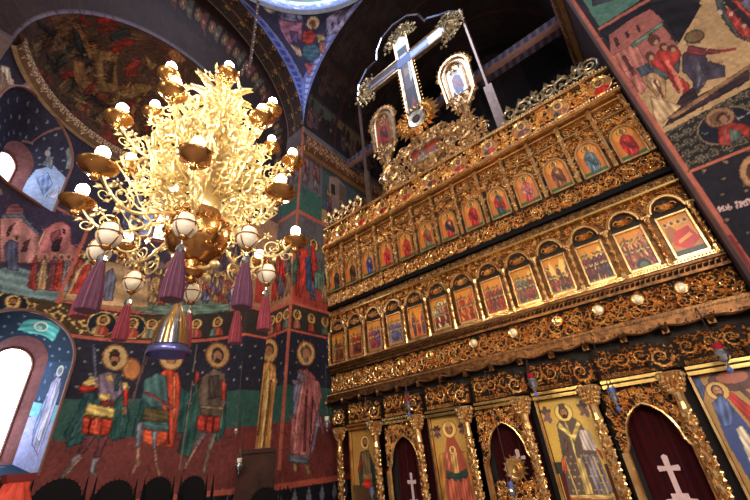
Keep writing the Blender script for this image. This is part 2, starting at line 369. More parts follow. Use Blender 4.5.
ap.tp(K3, (78, 78, 100), (14, 190), (44, 160), (76, 176), (78, 296), (30, 290)); ap.te(K3, (160, 110, 84), 70, 156, 14, 14); ap.te(K3, (70, 44, 38), 70, 158, 8, 9)
for cx, c in ((142, (140, 52, 44)), (180, (176, 134, 88)), (218, (110, 60, 60)), (248, (170, 56, 42)), (278, (120, 110, 110))):
    ap.tp(K3, c, (cx - 8, 250), (cx + 16, 246), (cx + 12, 372 + cx * .05), (cx - 30, 362 + cx * .05)); ap.te(K3, (166, 124, 100), cx + 8, 236, 13, 13); ap.te(K3, (88, 54, 44), cx + 8, 238, 8, 9)
    ap.tp(K3, dark(c, .7), (cx + 2, 262), (cx + 7, 262), (cx - 8, 366), (cx - 14, 364))
ap.tl(K3, (168, 84, 68), m * .07, (376, 100), (236, 428))
ap.tp(K3, (172, 134, 92), (262, 420), (320, 290), (372, 240), (430, 250), (500, 262), (620, 330), (620, 450)); ap.tp(K3, (204, 176, 128), (330, 300), (372, 262), (380, 290), (320, 380))
ap.tp(K3, (176, 56, 42), (352, 270), (386, 272), (352, 392), (290, 392)); ap.te(K3, (120, 76, 56), 376, 262, 11, 12)
ap.tp(K3, (96, 92, 110), (445, 300), (470, 280), (485, 330), (470, 420), (430, 420), (425, 360))
ap.tp((130, 270, 5), (96, 116, 100), (50, 212), (150, 175), (300, 168), (400, 180), (500, 160), (500, 204), (290, 226), (50, 215))
# tall warrior saints of the lower register
L1 = (60, 330, 3.333)
def T(c, *p): ap.tp(L1, c, *p)
T((44, 78, 78), (86, 190), (60, 270), (12, 345), (22, 392), (70, 380), (108, 290), (120, 215)); T((64, 102, 98), (95, 215), (80, 270), (30, 350), (40, 368), (76, 330), (104, 260)); T((42, 80, 74), (196, 148), (218, 190), (232, 300), (215, 362), (165, 372), (180, 250)); T((66, 104, 96), (200, 160), (210, 200), (216, 300), (206, 350), (196, 340), (200, 240))
ap.te(L1, (120, 66, 40), 238, 130, 32, 38); ap.te(L1, (188, 122, 62), 238, 130, 26, 32); ap.te(L1, (220, 172, 96), 236, 128, 12, 15)
ap.te(L1, (130, 80, 44), 184, 92, 45, 45); ap.te(L1, (182, 146, 92), 184, 92, 40, 40)
T((110, 40, 34), (55, 197), (80, 176), (128, 188), (118, 208), (74, 212)); T((186, 48, 38), (58, 196), (80, 180), (126, 188), (116, 200), (76, 206)); T((204, 168, 96), (72, 178), (104, 152), (132, 156), (124, 180), (92, 188))
T((116, 92, 112), (126, 150), (160, 136), (204, 150), (208, 212), (184, 236), (128, 232)); T((206, 168, 96), (130, 206), (166, 214), (176, 230), (150, 238), (128, 228)); T((196, 156, 86), (150, 150), (176, 148), (182, 170), (158, 176)); T((48, 72, 72), (184, 150), (200, 152), (196, 205), (180, 205))
T((186, 44, 36), (212, 190), (230, 196), (226, 256), (208, 252)); T((206, 168, 96), (206, 172), (226, 176), (230, 200), (210, 196)); T((160, 108, 80), (208, 258), (222, 258), (222, 282), (210, 282))
T((122, 42, 42), (132, 234), (184, 238), (182, 256), (128, 252)); T((206, 172, 92), (84, 258), (96, 244), (186, 262), (176, 302), (78, 286)); T((150, 112, 60), (88, 278), (176, 292), (175, 300), (80, 286))
T((204, 66, 42), (76, 286), (176, 300), (166, 352), (70, 346)); T((140, 36, 32), (98, 290), (108, 292), (98, 348), (90, 346)); T((140, 36, 32), (138, 296), (146, 297), (138, 350), (130, 350)); T((232, 110, 70), (120, 294), (126, 295), (118, 348), (112, 348))
T((104, 54, 60), (92, 346), (124, 348), (80, 412), (52, 416)); T((104, 54, 60), (136, 350), (164, 352), (134, 424), (108, 424))
T((138, 126, 128), (50, 412), (76, 414), (30, 470), (6, 500), (0, 490), (30, 450)); T((138, 126, 128), (106, 424), (132, 424), (116, 470), (128, 490), (108, 486), (98, 470)); T((170, 130, 100), (66, 420), (76, 424), (20, 488), (10, 486))
T((132, 136, 164), (108, 45), (116, 48), (124, 180), (116, 180)); ap.te(L1, (164, 108, 80), 122, 186, 8, 8)
ap.te(L1, (58, 36, 28), 182, 92, 18, 24); ap.te(L1, (150, 98, 70), 182, 98, 13, 17); ap.te(L1, (58, 36, 28), 181, 112, 11, 9); T((58, 36, 28), (164, 74), (182, 62), (200, 74), (196, 88), (168, 88))
ap.tl(L1, (110, 76, 58), m * .02, (318, 20), (262, 170), (238, 240))
LW = (130, 300, 2.5)
def T(c, *p): ap.tp(LW, c, *p)
T((38, 74, 70), (55, 180), (30, 235), (5, 340), (40, 350), (70, 300)); T((40, 74, 70), (120, 210), (150, 230), (140, 330), (100, 340))
ap.te(LW, (126, 72, 42), 103, 146, 31, 31); ap.te(LW, (198, 150, 92), 103, 146, 27, 27); ap.te(LW, (180, 110, 60), 8, 172, 17, 20)
T((200, 70, 46), (72, 186), (92, 170), (120, 182), (128, 215), (122, 280), (110, 370), (88, 372), (92, 290), (70, 250)); T((232, 112, 70), (106, 186), (116, 190), (116, 280), (106, 340)); T((150, 40, 34), (92, 240), (98, 240), (100, 360), (94, 362))
T((72, 106, 104), (34, 200), (66, 182), (92, 190), (96, 262), (60, 270), (28, 250)); T((96, 80, 50), (36, 268), (96, 276), (98, 306), (30, 300)); T((74, 104, 104), (30, 300), (98, 306), (96, 330), (28, 322)); T((212, 82, 46), (28, 322), (96, 330), (92, 352), (60, 372), (32, 350))
T((168, 56, 42), (32, 232), (44, 228), (112, 268), (108, 276)); T((150, 150, 160), (46, 236), (104, 270), (102, 274), (44, 240))
T((120, 122, 134), (16, 306), (34, 306), (26, 366), (14, 366)); T((120, 122, 134), (54, 326), (68, 326), (66, 372), (56, 372)); T((170, 116, 96), (14, 366), (26, 366), (26, 410), (4, 440), (0, 434), (14, 406)); T((170, 116, 96), (57, 372), (66, 372), (70, 412), (78, 438), (70, 442), (62, 414))
ap.te(LW, (64, 40, 32), 103, 144, 15, 18); ap.te(LW, (156, 102, 74), 103, 148, 11, 14); ap.tl(LW, (96, 80, 76), m * .02, (46, 108), (8, 250))
T((46, 80, 72), (168, 190), (150, 260), (118, 380), (150, 400), (186, 330)); T((44, 78, 70), (225, 180), (242, 230), (238, 330), (214, 360)); T((74, 108, 98), (232, 200), (238, 260), (230, 330), (222, 320)); ap.te(LW, (126, 72, 42), 219, 138, 31, 33); ap.te(LW, (176, 132, 82), 219, 138, 27, 29)
T((96, 78, 66), (176, 196), (210, 170), (238, 184), (242, 250), (228, 292), (176, 290), (168, 240)); T((72, 58, 52), (196, 190), (222, 186), (232, 240), (196, 250)); T((128, 106, 78), (176, 262), (236, 266), (234, 276), (174, 272)); T((178, 54, 42), (168, 288), (228, 292), (222, 330), (166, 326)); T((126, 36, 34), (188, 290), (194, 290), (190, 328), (184, 328)); T((126, 36, 34), (208, 292), (213, 292), (208, 330), (203, 330))
T((166, 60, 46), (228, 196), (243, 212), (238, 252), (228, 250)); T((166, 60, 46), (176, 196), (160, 215), (164, 172), (172, 180)); T((112, 92, 90), (176, 328), (196, 330), (152, 400), (134, 430), (130, 424), (150, 380)); T((124, 104, 96), (204, 330), (220, 330), (192, 410), (190, 438), (180, 438), (184, 400)); T((176, 122, 100), (166, 360), (172, 364), (140, 424), (134, 420)); T((176, 122, 100), (198, 370), (202, 372), (190, 432), (184, 432))
ap.te(LW, (60, 38, 30), 219, 138, 16, 20); ap.te(LW, (156, 104, 76), 219, 142, 11, 15); ap.te(LW, (60, 38, 30), 219, 152, 8, 7); ap.tl(LW, (120, 100, 90), m * .02, (168, 110), (124, 430))
# zone above the scenes: pale buildings and pink lines on night blue
K2 = (0, 100, 4.1667)
ap.fill([(0, J(6.82)), (ni, J(6.82)), (ni, J(6.9)), (0, J(6.9))], (150, 84, 74)); ap.fill([(0, J(6.9)), (ni, J(6.9)), (ni, J(9)), (0, J(9))], (48, 42, 58))
for k, t in enumerate([-60, -50, 8, 15, 34, 44, 52, 60]):
    saint(ap, lambda u, v, t=t: (I(t) + (u - .5) * m * .7, J(6.95) + v * m * 1.6), .44, [(120, 112, 124), (130, 76, 76), (96, 96, 120)][k % 3], [(92, 76, 84), (150, 124, 100)][k % 2])
K1 = (0, 0, 4.1667)
ap.tp(K1, (200, 176, 150), (0, 268), (40, 280), (66, 380), (40, 440), (0, 420)); ap.tp(K1, (140, 108, 90), (0, 290), (24, 310), (40, 370), (20, 400), (0, 380)); ap.tp(K1, (158, 156, 178), (0, 80), (26, 92), (20, 130), (0, 140))
ap.tp(K1, (168, 142, 168), (70, 372), (118, 330), (168, 378), (160, 430), (110, 500), (60, 470)); ap.tp(K1, (152, 56, 60), (70, 430), (108, 398), (122, 408), (82, 452)); ap.tp(K1, (152, 56, 60), (92, 470), (120, 430), (140, 440), (106, 490)); ap.tp(K1, (110, 50, 70), (20, 180), (40, 170), (44, 190), (30, 210))
ap.te(K1, (58, 58, 96), 20, 450, 30, 34); ap.tp(K1, (96, 92, 136), (0, 440), (30, 430), (50, 470), (20, 520), (0, 510))
def on_apse(t, z, d=0.): return np.array([AC[0] - (AR + d) * cos(t), AC[1] + (AR + d) * sin(t), z])
def arch_outline(hw, z0, za, n=20):
    zs = za - hw; p = [(hw, z0 + (zs - z0) * k / 12) for k in range(12)] + [(hw * cos(a), zs + hw * sin(a)) for a in np.linspace(0, pi, n)]
    return p + [(-hw, z0 + (zs - z0) * k / 12) for k in range(11, -1, -1)]
def pip(X, Y, pts):
    ins = np.zeros(X.shape, bool); x2, y2 = pts[-1]
    for x1, y1 in pts:
        if y1 != y2: ins ^= (Y >= min(y1, y2)) & (Y < max(y1, y2)) & (X < (x2 - x1) * (Y - y1) / (y2 - y1) + x1)
        x2, y2 = x1, y1
    return ins
TH, ZZ = np.meshgrid(th, zz); hole = np.zeros(TH.shape, bool)
def niche(idx, y0, outer, inner, glass, shift, d1, d2, base, painter=None):
    """splayed window recess: outer arch on the apse wall, inner arch d1 deeper, glass d2 deeper"""
    global hole
    tc = math.asin((y0 - AC[1]) / AR); O = on_apse(tc, 0); n = np.array([-cos(tc), sin(tc), 0]); t = np.array([sin(tc), cos(tc), 0])
    po = arch_outline(*outer); pi_ = arch_outline(*inner); pg = arch_outline(*glass)
    po.append(po[0]); pi_.append(pi_[0]); pg.append(pg[0])
    def dens(p, k=8):
        q = np.array(p); s = np.arange(len(q)); f = np.linspace(0, len(q) - 1, (len(q) - 1) * k + 1); return np.stack([np.interp(f, s, q[:, 0]), np.interp(f, s, q[:, 1])], 1)
    a, b, g = dens(po), dens(pi_), dens(pg)
    A = np.array([on_apse(tc + u / AR, z) for u, z in a]); B = np.array([O + n * d1 + t * (u + shift) + (0, 0, z) for u, z in b]); G = np.array([O + n * d2 + t * (u + shift) + (0, 0, z) for u, z in g])
    hole |= pip((TH - tc) * AR, ZZ, po[:-1])
    s = np.linspace(0, 1, 46)[:, None, None]
    cv = Cv(A[None] * (1 - s) + B[None] * s, base)
    stars(cv, 0, cv.ni, 2, 44, 17, 2.2, (120, 128, 150), idx)
    if painter: painter(cv)
    root = bpy.data.objects.new('window_%d' % idx, None); COL.objects.link(root); root.location = O + (0, 0, outer[1]); root['_o'] = [float(v) for v in root.location]; root['kind'] = 'structure'
    cv.mesh('window_splay', 'fresco', root)
    s = np.linspace(0, 1, 4)[:, None, None]
    cv2 = Cv(B[None] * (1 - s) + G[None] * s, (112, 72, 74)); cv2.mesh('window_reveal', 'fresco', root)
    MB().add(G[:-1], [tuple(range(len(G) - 1))]).build('window_pane', 'window_light', root)
    fr = MB(); fr.tube(G[::4] - n * .02, .022, 4); fr.tube([G[0] * .5 + G[-9 * 2] * .5, ] * 2, .001, 3) if 0 else None
    zc = [glass[1] + (glass[2] - glass[1]) * k / 5 for k in range(1, 5)]
    fr.build('window_frame', 'silver' if 0 else 'brown_line', root)
    tr = MB(); tr.tube(A[::3] + (-n * .01), .028, 5); tr.build('window_border', 'brown_line', root)
def paint_low(cv):
    k = (0, 280, 5)
    cv.tp(k, (90, 176, 170), (85, 250), (118, 205), (150, 195), (205, 200), (250, 205), (305, 240), (285, 275), (262, 312), (215, 280), (150, 270)); cv.te(k, (210, 222, 196), 205, 232, 36, 26); cv.te(k, (80, 130, 130), 208, 234, 26, 18); cv.te(k, (150, 190, 170), 196, 240, 16, 12)
    # right jamb: i runs up the jamb, j from the outer edge inward
    g = lambda c, *p: cv.fill(p, c, 1, .12)
    cv.fill([(0, 0), (44, 0), (48, 20), (42, 46), (0, 46)], (150, 156, 204)); cv.fill([(42, 0), (58, 0), (56, 46), (44, 46)], (110, 176, 200))  # pale blue fills paint the window's glow onto the jamb
    for q in range(60, 100): cv.fill([(q, 0), (q + 1, 0), (q + 1, 46), (q, 46)], (70, 96, 150), .35)
    g((150, 150, 190), (14, 10), (20, 24), (30, 30), (56, 28), (78, 26), (84, 20), (82, 12), (70, 8), (40, 8)); g((188, 190, 214), (24, 14), (50, 12), (78, 15), (80, 19), (50, 20), (26, 22)); g((120, 140, 190), (18, 24), (40, 26), (66, 24), (60, 29), (34, 31))
    cv.ell((89, 18), 5.5, 6, (190, 190, 180)); cv.ell((89, 18), 3.2, 3.6, (110, 120, 150))
niche(1, 1.12, (.87, 1.88, 4.62), (.46, 2.12, 4.36), (.34, 2.2, 4.16), .34, .66, .92, (20, 44, 66), paint_low)
def paint_up(cv):
    cv.tp(K2, (150, 168, 208), (100, 350), (150, 290), (220, 270), (290, 340), (240, 480), (90, 395)); cv.tp(K2, (120, 140, 190), (150, 330), (200, 300), (220, 350), (180, 400)); cv.tp(K2, (180, 180, 210), (190, 400), (250, 360), (240, 420))  # light blue patch is window daylight painted onto the splay
    cv.tp(K2, (118, 122, 132), (270, 210), (300, 186), (328, 200), (326, 280), (270, 290)); cv.tp(K2, (110, 116, 124), (170, 270), (200, 220), (222, 250), (215, 290)); cv.te(K2, (150, 148, 150), 198, 222, 11, 14)
    cv.tl(K2, (134, 96, 92), 2.2, (92, 172), (130, 180), (290, 110))
niche(2, -.02, (.98, 6.72, 8.86), (.36, 6.95, 8.2), (.24, 7.1, 7.95), .5, .55, .8, (50, 48, 66), paint_up)
niche(3, 2.95, (.5, 6.9, 8.4), (.34, 7.0, 8.2), (.26, 7.05, 8.1), .0, .3, .5, (120, 140, 190))
strokes(ap, 5200, 2.4, 1); mute(ap, 1.04, .1); wall = ap.mesh('wall_apse', 'fresco', mask=hole); struct(wall)
# ring moulding at the foot of the half dome (real moulding, painted ornament)
def sweep_band(name, fn, prof, n, bg, fg, seed, matn='fresco', kind=True):
    """fn(t)->(point, outward normal); prof = [(offset, dz)]"""
    pr = np.array(prof); L = np.r_[0, np.cumsum(np.hypot(*np.diff(pr, axis=0).T))]; f = np.linspace(0, L[-1], 22)
    q = np.stack([np.interp(f, L, pr[:, 0]), np.interp(f, L, pr[:, 1])], 1); Pt = np.empty((22, n, 3))
    for i, t in enumerate(np.linspace(0, 1, n)):
        p, nn = fn(t); Pt[:, i] = p + np.outer(q[:, 0], nn) + np.outer(q[:, 1], (0, 0, 1))
    cv = Cv(Pt, bg); rinceau(cv, 0, n, 4, 17, bg, fg, seed)
    cv.fill([(0, 0), (n, 0), (n, 3), (0, 3)], dark(fg, .8)); cv.fill([(0, 18), (n, 18), (n, 22), (0, 22)], dark(fg, .8))
    o = cv.mesh(name, matn); struct(o) if kind else None; return o
def f(t):
    a = TH0 + (TH1 - TH0) * t; return on_apse(a, 9.0), np.array([cos(a), -sin(a), 0])
sweep_band('trim_1', f, [(0, -.2), (.07, -.18), (.12, -.05), (.14, .12), (.02, .18), (-.1, .18)], 420, (104, 76, 58), (190, 156, 122), 5)
# ---- half dome
nj2, ni2 = 120, 260; P = np.empty((nj2, ni2, 3))
for j, ph in enumerate(np.linspace(0, math.acos(.9 / AR) - .002, nj2)):
    tm = math.acos(min(1, .9 / (AR * cos(ph)))); a = np.linspace(-tm, tm, ni2)
    P[j, :, 0] = AC[0] - AR * cos(ph) * np.cos(a); P[j, :, 1] = AC[1] + AR * cos(ph) * np.sin(a); P[j, :, 2] = 9 + AR * sin(ph)
hd = Cv(P, (74, 52, 44))
q = random.Random(5)
for k in range(150):
    i, j = q.uniform(4, 256), q.uniform(6, 112); c = q.choice([(104, 74, 52), (90, 60, 48), (122, 46, 40), (58, 52, 46), (112, 88, 62), (60, 40, 36)])
    hd.fill([(i + q.uniform(-12, 12), j + q.uniform(-9, 9)) for _ in range(6)], c, .8)
for k in range(13):
    u = 18 + k * 19; saint(hd, lambda a, b, u=u, k=k: (u + (a - .5) * 20, 12 + b * (50 + 8 * (k % 3))), .4, q.choice([(104, 42, 36), (96, 74, 50), (70, 62, 54), (112, 84, 56)]), q.choice([(90, 60, 44), (60, 56, 52), (110, 46, 40)]), (120, 90, 56))
K1 = (0, 0, 4.1667)
for c, p in [((88, 94, 124), [(145, 0), (200, 0), (205, 50), (170, 70), (150, 40)]), ((96, 66, 50), [(200, 60), (300, 20), (360, 40), (300, 130), (230, 130)]), ((132, 92, 58), [(300, 95), (345, 110), (380, 200), (400, 260), (350, 230), (320, 160)]),
             ((42, 44, 50), [(300, 110), (330, 130), (370, 230), (385, 290), (345, 240), (310, 180)]), ((150, 46, 40), [(410, 60), (500, 55), (500, 98), (400, 105)]), ((104, 40, 36), [(400, 120), (500, 110), (500, 130), (410, 140)]), ((150, 46, 40), [(420, 215), (500, 205), (500, 222), (430, 232)]),
             ((44, 40, 44), [(150, 70), (200, 120), (240, 140), (220, 160), (160, 110)]), ((120, 40, 38), [(250, 310), (310, 290), (320, 320), (260, 335)]), ((34, 34, 46), [(190, 215), (225, 260), (250, 300), (225, 300), (195, 260)]),
             ((128, 92, 62), [(300, 240), (350, 260), (380, 350), (350, 380), (310, 330)]), ((118, 88, 60), [(390, 200), (500, 220), (500, 380), (420, 390), (400, 300)]), ((62, 44, 40), [(430, 250), (480, 260), (470, 350), (440, 340)]), ((44, 38, 38), [(320, 380), (400, 400), (460, 450), (380, 440)]), ((132, 104, 70), [(270, 380), (400, 440), (330, 430)])]:
    hd.tp(K1, c, *p)
for cx, cy, r_, c in [(60, 60, 16, (150, 60, 50)), (275, 25, 30, (104, 76, 54)), (125, 48, 20, (118, 88, 60)), (390, 125, 0, GREEN)]: hd.te((110, 0, 4.164), c, cx, cy, r_ + 12, r_)
K7 = (110, 0, 4.164)
for c, p in [((130, 44, 40), [(0, 50), (60, 70), (40, 90), (0, 100)]), ((44, 52, 52), [(0, 130), (80, 120), (90, 150), (0, 180)]), ((122, 42, 38), [(0, 200), (100, 160), (110, 180), (20, 225)]), ((128, 50, 44), [(80, 260), (130, 240), (110, 320), (60, 320)]), ((132, 102, 68), [(140, 220), (200, 270), (170, 300)]), ((124, 94, 62), [(0, 390), (130, 340), (190, 360), (90, 410)]),
             ((140, 96, 66), [(240, 215), (300, 210), (320, 250), (260, 260)])]:
    hd.tp(K7, c, *p)
strokes(hd, 2600, 5, 2, .2, .5); struct(hd.mesh('ceiling_half_dome', 'fresco'))
# ---- stepped jamb of the apse and pier faces; the pier leans back a little with height
yB = lambda z: 4.9 + .055 * (z - 1.3)
def wallgrid(fn, s0, s1, z0, z1, ce, base):
    ni = max(4, int(abs(s1 - s0) / ce)); nj = int((z1 - z0) / ce); S = np.linspace(0, 1, ni); Z = np.linspace(z0, z1, nj)
    P = np.array([[fn(u, z) for u in S] for z in Z]); return Cv(P, base)
yE = AC[1] + AR * sin(TH1)
cR = wallgrid(lambda u, z: (-7.2, yE + u * (yB(z) - yE), z), 0, .55, 0, 9, .025, NAVY); bands(cR, lambda z: z / 9 * (cR.nj - 1), cR.ni)
Jr = lambda z: z / 9 * (cR.nj - 1); cR.fill([(0, Jr(4.99)), (30, Jr(4.99)), (30, Jr(7.6)), (0, Jr(7.6))], (150, 110, 84)); cR.fill([(5, Jr(5.1)), (14, Jr(5.1)), (12, Jr(6.4)), (7, Jr(6.4))], (160, 60, 48)); cR.fill([(0, Jr(7.6)), (30, Jr(7.6)), (30, Jr(9)), (0, Jr(9))], (84, 70, 74)); struct(cR.mesh('wall_jamb', 'fresco'))
cB = wallgrid(lambda u, z: (-7.2 + .8 * u, yB(z), z), 0, .8, 0, 11.1, .022, NAVY); Jb = lambda z: z / 11.1 * (cB.nj - 1); bands(cB, Jb, cB.ni); nb = cB.ni
cC = wallgrid(lambda u, z: (-6.4, yB(z) + u * (9.6 - yB(z)), z), 0, 4.6, 0, 11.1, .024, NAVY); Jc = lambda z: z / 11.1 * (cC.nj - 1); bands(cC, Jc, cC.ni)
for cv, Jq, n in ((cB, Jb, nb), (cC, Jc, 62)):
    mm = Jq(1)
    cv.fill([(0, Jq(4.99)), (n, Jq(4.99)), (n, Jq(7.6)), (0, Jq(7.6))], (110, 78, 66)); cv.fill([(0, Jq(4.99)), (n, Jq(4.99)), (n, Jq(5.5)), (0, Jq(5.5))], (150, 104, 76) if cv is cB else (150, 60, 50))
    cv.fill([(0, Jq(6.0)), (n, Jq(6.0)), (n, Jq(7.6)), (0, Jq(7.6))], (92, 84, 84)); cv.fill([(0, Jq(7.6)), (n, Jq(7.6)), (n, Jq(7.72)), (0, Jq(7.72))], PINKL); cv.fill([(0, Jq(7.72)), (n, Jq(7.72)), (n, Jq(8.6)), (0, Jq(8.6))], (60, 90, 78))
    cv.fill([(0, Jq(8.6)), (n, Jq(8.6)), (n, Jq(11.1)), (0, Jq(11.1))], (96, 84, 84))
    for k in range(3 if cv is cB else 3):
        c = [(176, 60, 50), (96, 90, 104), (150, 116, 80)][k]; x = (k + .5) * (n if cv is cB else 56) / 3
        saint(cv, lambda u, v, x=x: (x + (u - .5) * mm * .5, Jq(5.15) + v * mm * 1.9), .3, c, [(120, 66, 56), (176, 52, 44), (90, 98, 84)][k])
        saint(cv, lambda u, v, x=x: (x + (u - .5) * mm * .5, Jq(8.7) + v * mm * 1.7), .3, (110, 96, 96), (130, 76, 66))
        bust(cv, lambda u, v, x=x: (x + (u - .5) * mm * .26, Jq(4.36) + v * mm * .5), .55, [(150, 90, 66), (150, 54, 44), (84, 92, 84)][k])
K6 = (230, 210, 4.1667)
def edge(cv, i0, i1, z0, z1, Jq, c): cv.fill([(i0, Jq(z0)), (i1, Jq(z0)), (i1, Jq(z1)), (i0, Jq(z1))], c)
edge(cC, 0, 2.5, 1.6, 11.1, Jc, (170, 92, 72)); edge(cB, nb - 2, nb, 1.6, 11.1, Jb, (170, 92, 72))
for p in ([(262, 170), (292, 160), (300, 200), (285, 300), (255, 380)],): cC.tp(K6, (190, 60, 48), *[(a + 30, b) for a, b in p])
cC.tp(K6, (190, 56, 44), (335, 150), (352, 140), (362, 260), (350, 280)); cC.tp(K6, (66, 96, 82), (262, 210), (286, 200), (276, 300), (256, 320)); cC.tp(K6, (90, 110, 96), (350, 250), (385, 265), (384, 340), (352, 330)); cC.tp(K6, (60, 72, 100), (312, 200), (338, 190), (342, 340), (318, 340))
# golden saint on the inner face, rose-mantled apostle on the outer face
def T(c, *p): cB.tp(LW, c, *p)
cB.te(LW, (120, 72, 44), 349, 126, 22, 32); cB.te(LW, (200, 152, 96), 349, 126, 19, 28)
T((198, 138, 78), (332, 160), (348, 152), (364, 164), (366, 210), (356, 290), (352, 378), (312, 376), (316, 300), (326, 230)); T((232, 184, 116), (342, 175), (350, 172), (344, 280), (332, 372), (324, 370), (334, 260)); T((146, 92, 50), (350, 200), (355, 200), (342, 330), (336, 374), (331, 374)); T((146, 92, 50), (330, 235), (334, 236), (322, 340), (317, 340)); T((214, 164, 100), (356, 190), (370, 200), (366, 212), (354, 206))
cB.te(LW, (70, 42, 30), 348, 124, 12, 17); cB.te(LW, (160, 108, 76), 348, 128, 9, 14)
def T(c, *p): cC.tp(LW, c, *p)
cC.te(LW, (120, 72, 44), 440, 134, 24, 32); cC.te(LW, (206, 158, 100), 440, 134, 21, 28)
T((150, 128, 84), (408, 410), (418, 412), (416, 428), (408, 426)); T((150, 128, 84), (436, 412), (446, 412), (454, 436), (444, 438))
T((96, 100, 112), (398, 384), (448, 388), (446, 412), (396, 406)); T((168, 96, 94), (424, 176), (444, 172), (462, 190), (470, 230), (466, 290), (448, 392), (398, 386), (404, 300), (410, 230)); T((126, 120, 140), (420, 180), (440, 186), (434, 230), (412, 300), (406, 280), (408, 220))
T((200, 130, 122), (430, 200), (438, 210), (424, 300), (414, 380), (406, 378), (414, 280)); T((120, 58, 60), (440, 220), (446, 222), (440, 380), (432, 380)); T((120, 58, 60), (456, 230), (460, 230), (452, 360), (447, 370)); T((186, 112, 106), (448, 190), (474, 205), (480, 240), (466, 290), (456, 240)); T((132, 110, 120), (462, 300), (472, 270), (478, 300), (462, 370), (448, 400)); T((150, 84, 80), (474, 280), (488, 320), (484, 350), (472, 310))
T((130, 106, 118), (404, 200), (420, 196), (428, 208), (408, 214)); cC.te(LW, (92, 72, 60), 440, 130, 14, 18); cC.te(LW, (164, 112, 82), 441, 136, 10, 15); cC.te(LW, (110, 90, 78), 441, 150, 7, 7)
cC.fill([(60, Jc(7.5)), (cC.ni, Jc(7.5)), (cC.ni, Jc(11.1)), (60, Jc(11.1))], (70, 78, 76))
crowd(cC, 40, cC.ni, Jc(7.7), Jc(9.9), 77, base=(66, 74, 74), pal=[(140, 60, 56), (90, 110, 96), (150, 140, 130), (84, 80, 100)], n=7)
strokes(cB, 900, 3, 7); strokes(cC, 3000, 3, 8); struct(cB.mesh('wall_pier_inner', 'fresco')); struct(cC.mesh('wall_pier_outer', 'fresco', flip=True))
# matching jamb and pier on the other side of the apse
for nm, fn, w_ in (('wall_far_jamb', lambda u, z: (-7.2, AC[1] - AR * sin(TH1) - u * 1.3, z * .81), 1.3), ('wall_far_pier', lambda u, z: (-7.2 + .8 * u, -1.95, z), .8), ('wall_far_pier_face', lambda u, z: (-6.4, -1.95 - 3 * u, z * 1.4), 3.)):
    cv = wallgrid(fn, 0, w_, 0, 11.1, .06, NAVY); Jq = lambda z: z / 11.1 * (cv.nj - 1); bands(cv, Jq, cv.ni); cv.fill([(0, Jq(4.99)), (cv.ni, Jq(4.99)), (cv.ni, Jq(11.1)), (0, Jq(11.1))], (86, 64, 60)); struct(cv.mesh(nm, 'fresco'))
# annulus above the apse arch
PCY, PZ, PR_ = 1.75, 11.1, 3.7; PCX = -2.7
P = np.empty((40, 420, 3))
for i, t in enumerate(np.linspace(0, 1, 420)):
    a = t * pi; inn = (AC[1] + 2.651 * cos(a), 9 + 2.651 * sin(a))
    if t < .08: o = (PCY + PR_, 9 + 2.1 * t / .08)
    elif t > .92: o = (PCY - PR_, 9 + 2.1 * (1 - t) / .08)
    else: b = (t - .08) / .84 * pi; o = (PCY + PR_ * cos(b), PZ + PR_ * sin(b))
    for j in range(40): s = j / 39; P[j, i] = (-7.2, inn[0] * (1 - s) + o[0] * s, inn[1] * (1 - s) + o[1] * s)
an = Cv(P, (40, 25, 20)); an.fill([(0, 0), (420, 0), (420, 2), (0, 2)], (84, 70, 80)); an.fill([(0, 2), (420, 2), (420, 14), (0, 14)], (44, 27, 21))
for k in range(26):
    i = 8 + k * 16; bust(an, lambda u, v, i=i: (i - 7 + v * 14, 34 - u * 16), 1., [(84, 44, 38), (70, 62, 50)][k % 2], (104, 80, 56))
strokes(an, 900, 3, 4); struct(an.mesh('wall_arch_face', 'fresco'))
def soffit(name, axis, c0, s0, s1, seed, base, flip=False, nt=300, ns=40):
    P = np.empty((nt, ns, 3))
    for j, t in enumerate(np.linspace(0, pi, nt)):
        for i, s in enumerate(np.linspace(s0, s1, ns)):
            u = c0 + PR_ * cos(t); z = PZ + PR_ * sin(t); P[j, i] = (s, u, z) if axis == 'x' else (u, s, z)
    cv = Cv(P, base); q = random.Random(seed)
    return cv, q
cv, q = soffit('n', 'x', PCY, -7.2, -6.4, 3, (60, 48, 44))
cv.fill([(0, 0), (3, 0), (3, 300), (0, 300)], (104, 88, 88)); cv.fill([(18, 0), (20, 0), (20, 300), (18, 300)], (110, 84, 74))
for k in range(20):
    M = lambda u, v, k=k: (4 + v * 13, k * 15 + u * 12); saint(cv, M, .5, q.choice([(104, 48, 42), (96, 82, 60), (60, 66, 70)]), (90, 60, 50)); M = lambda u, v, k=k: (22 + v * 16, k * 15 + u * 12); saint(cv, M, .5, (90, 70, 56), (80, 50, 46))
struct(cv.mesh('ceiling_north_arch', 'fresco'))
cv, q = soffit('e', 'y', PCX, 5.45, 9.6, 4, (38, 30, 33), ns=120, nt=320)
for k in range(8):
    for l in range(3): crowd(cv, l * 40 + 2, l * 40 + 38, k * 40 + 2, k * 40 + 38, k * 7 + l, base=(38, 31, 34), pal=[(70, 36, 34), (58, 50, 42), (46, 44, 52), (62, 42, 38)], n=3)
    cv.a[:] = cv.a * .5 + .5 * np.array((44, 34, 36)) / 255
    cv.fill([(0, k * 40), (120, k * 40), (120, k * 40 + 2), (0, k * 40 + 2)], (64, 44, 42))
strokes(cv, 2500, 3, 6)
for l in (40, 80): cv.fill([(l, 0), (l + 2, 0), (l + 2, 320), (l, 320)], (70, 38, 36))
struct(cv.mesh('ceiling_east_vault', 'fresco'))
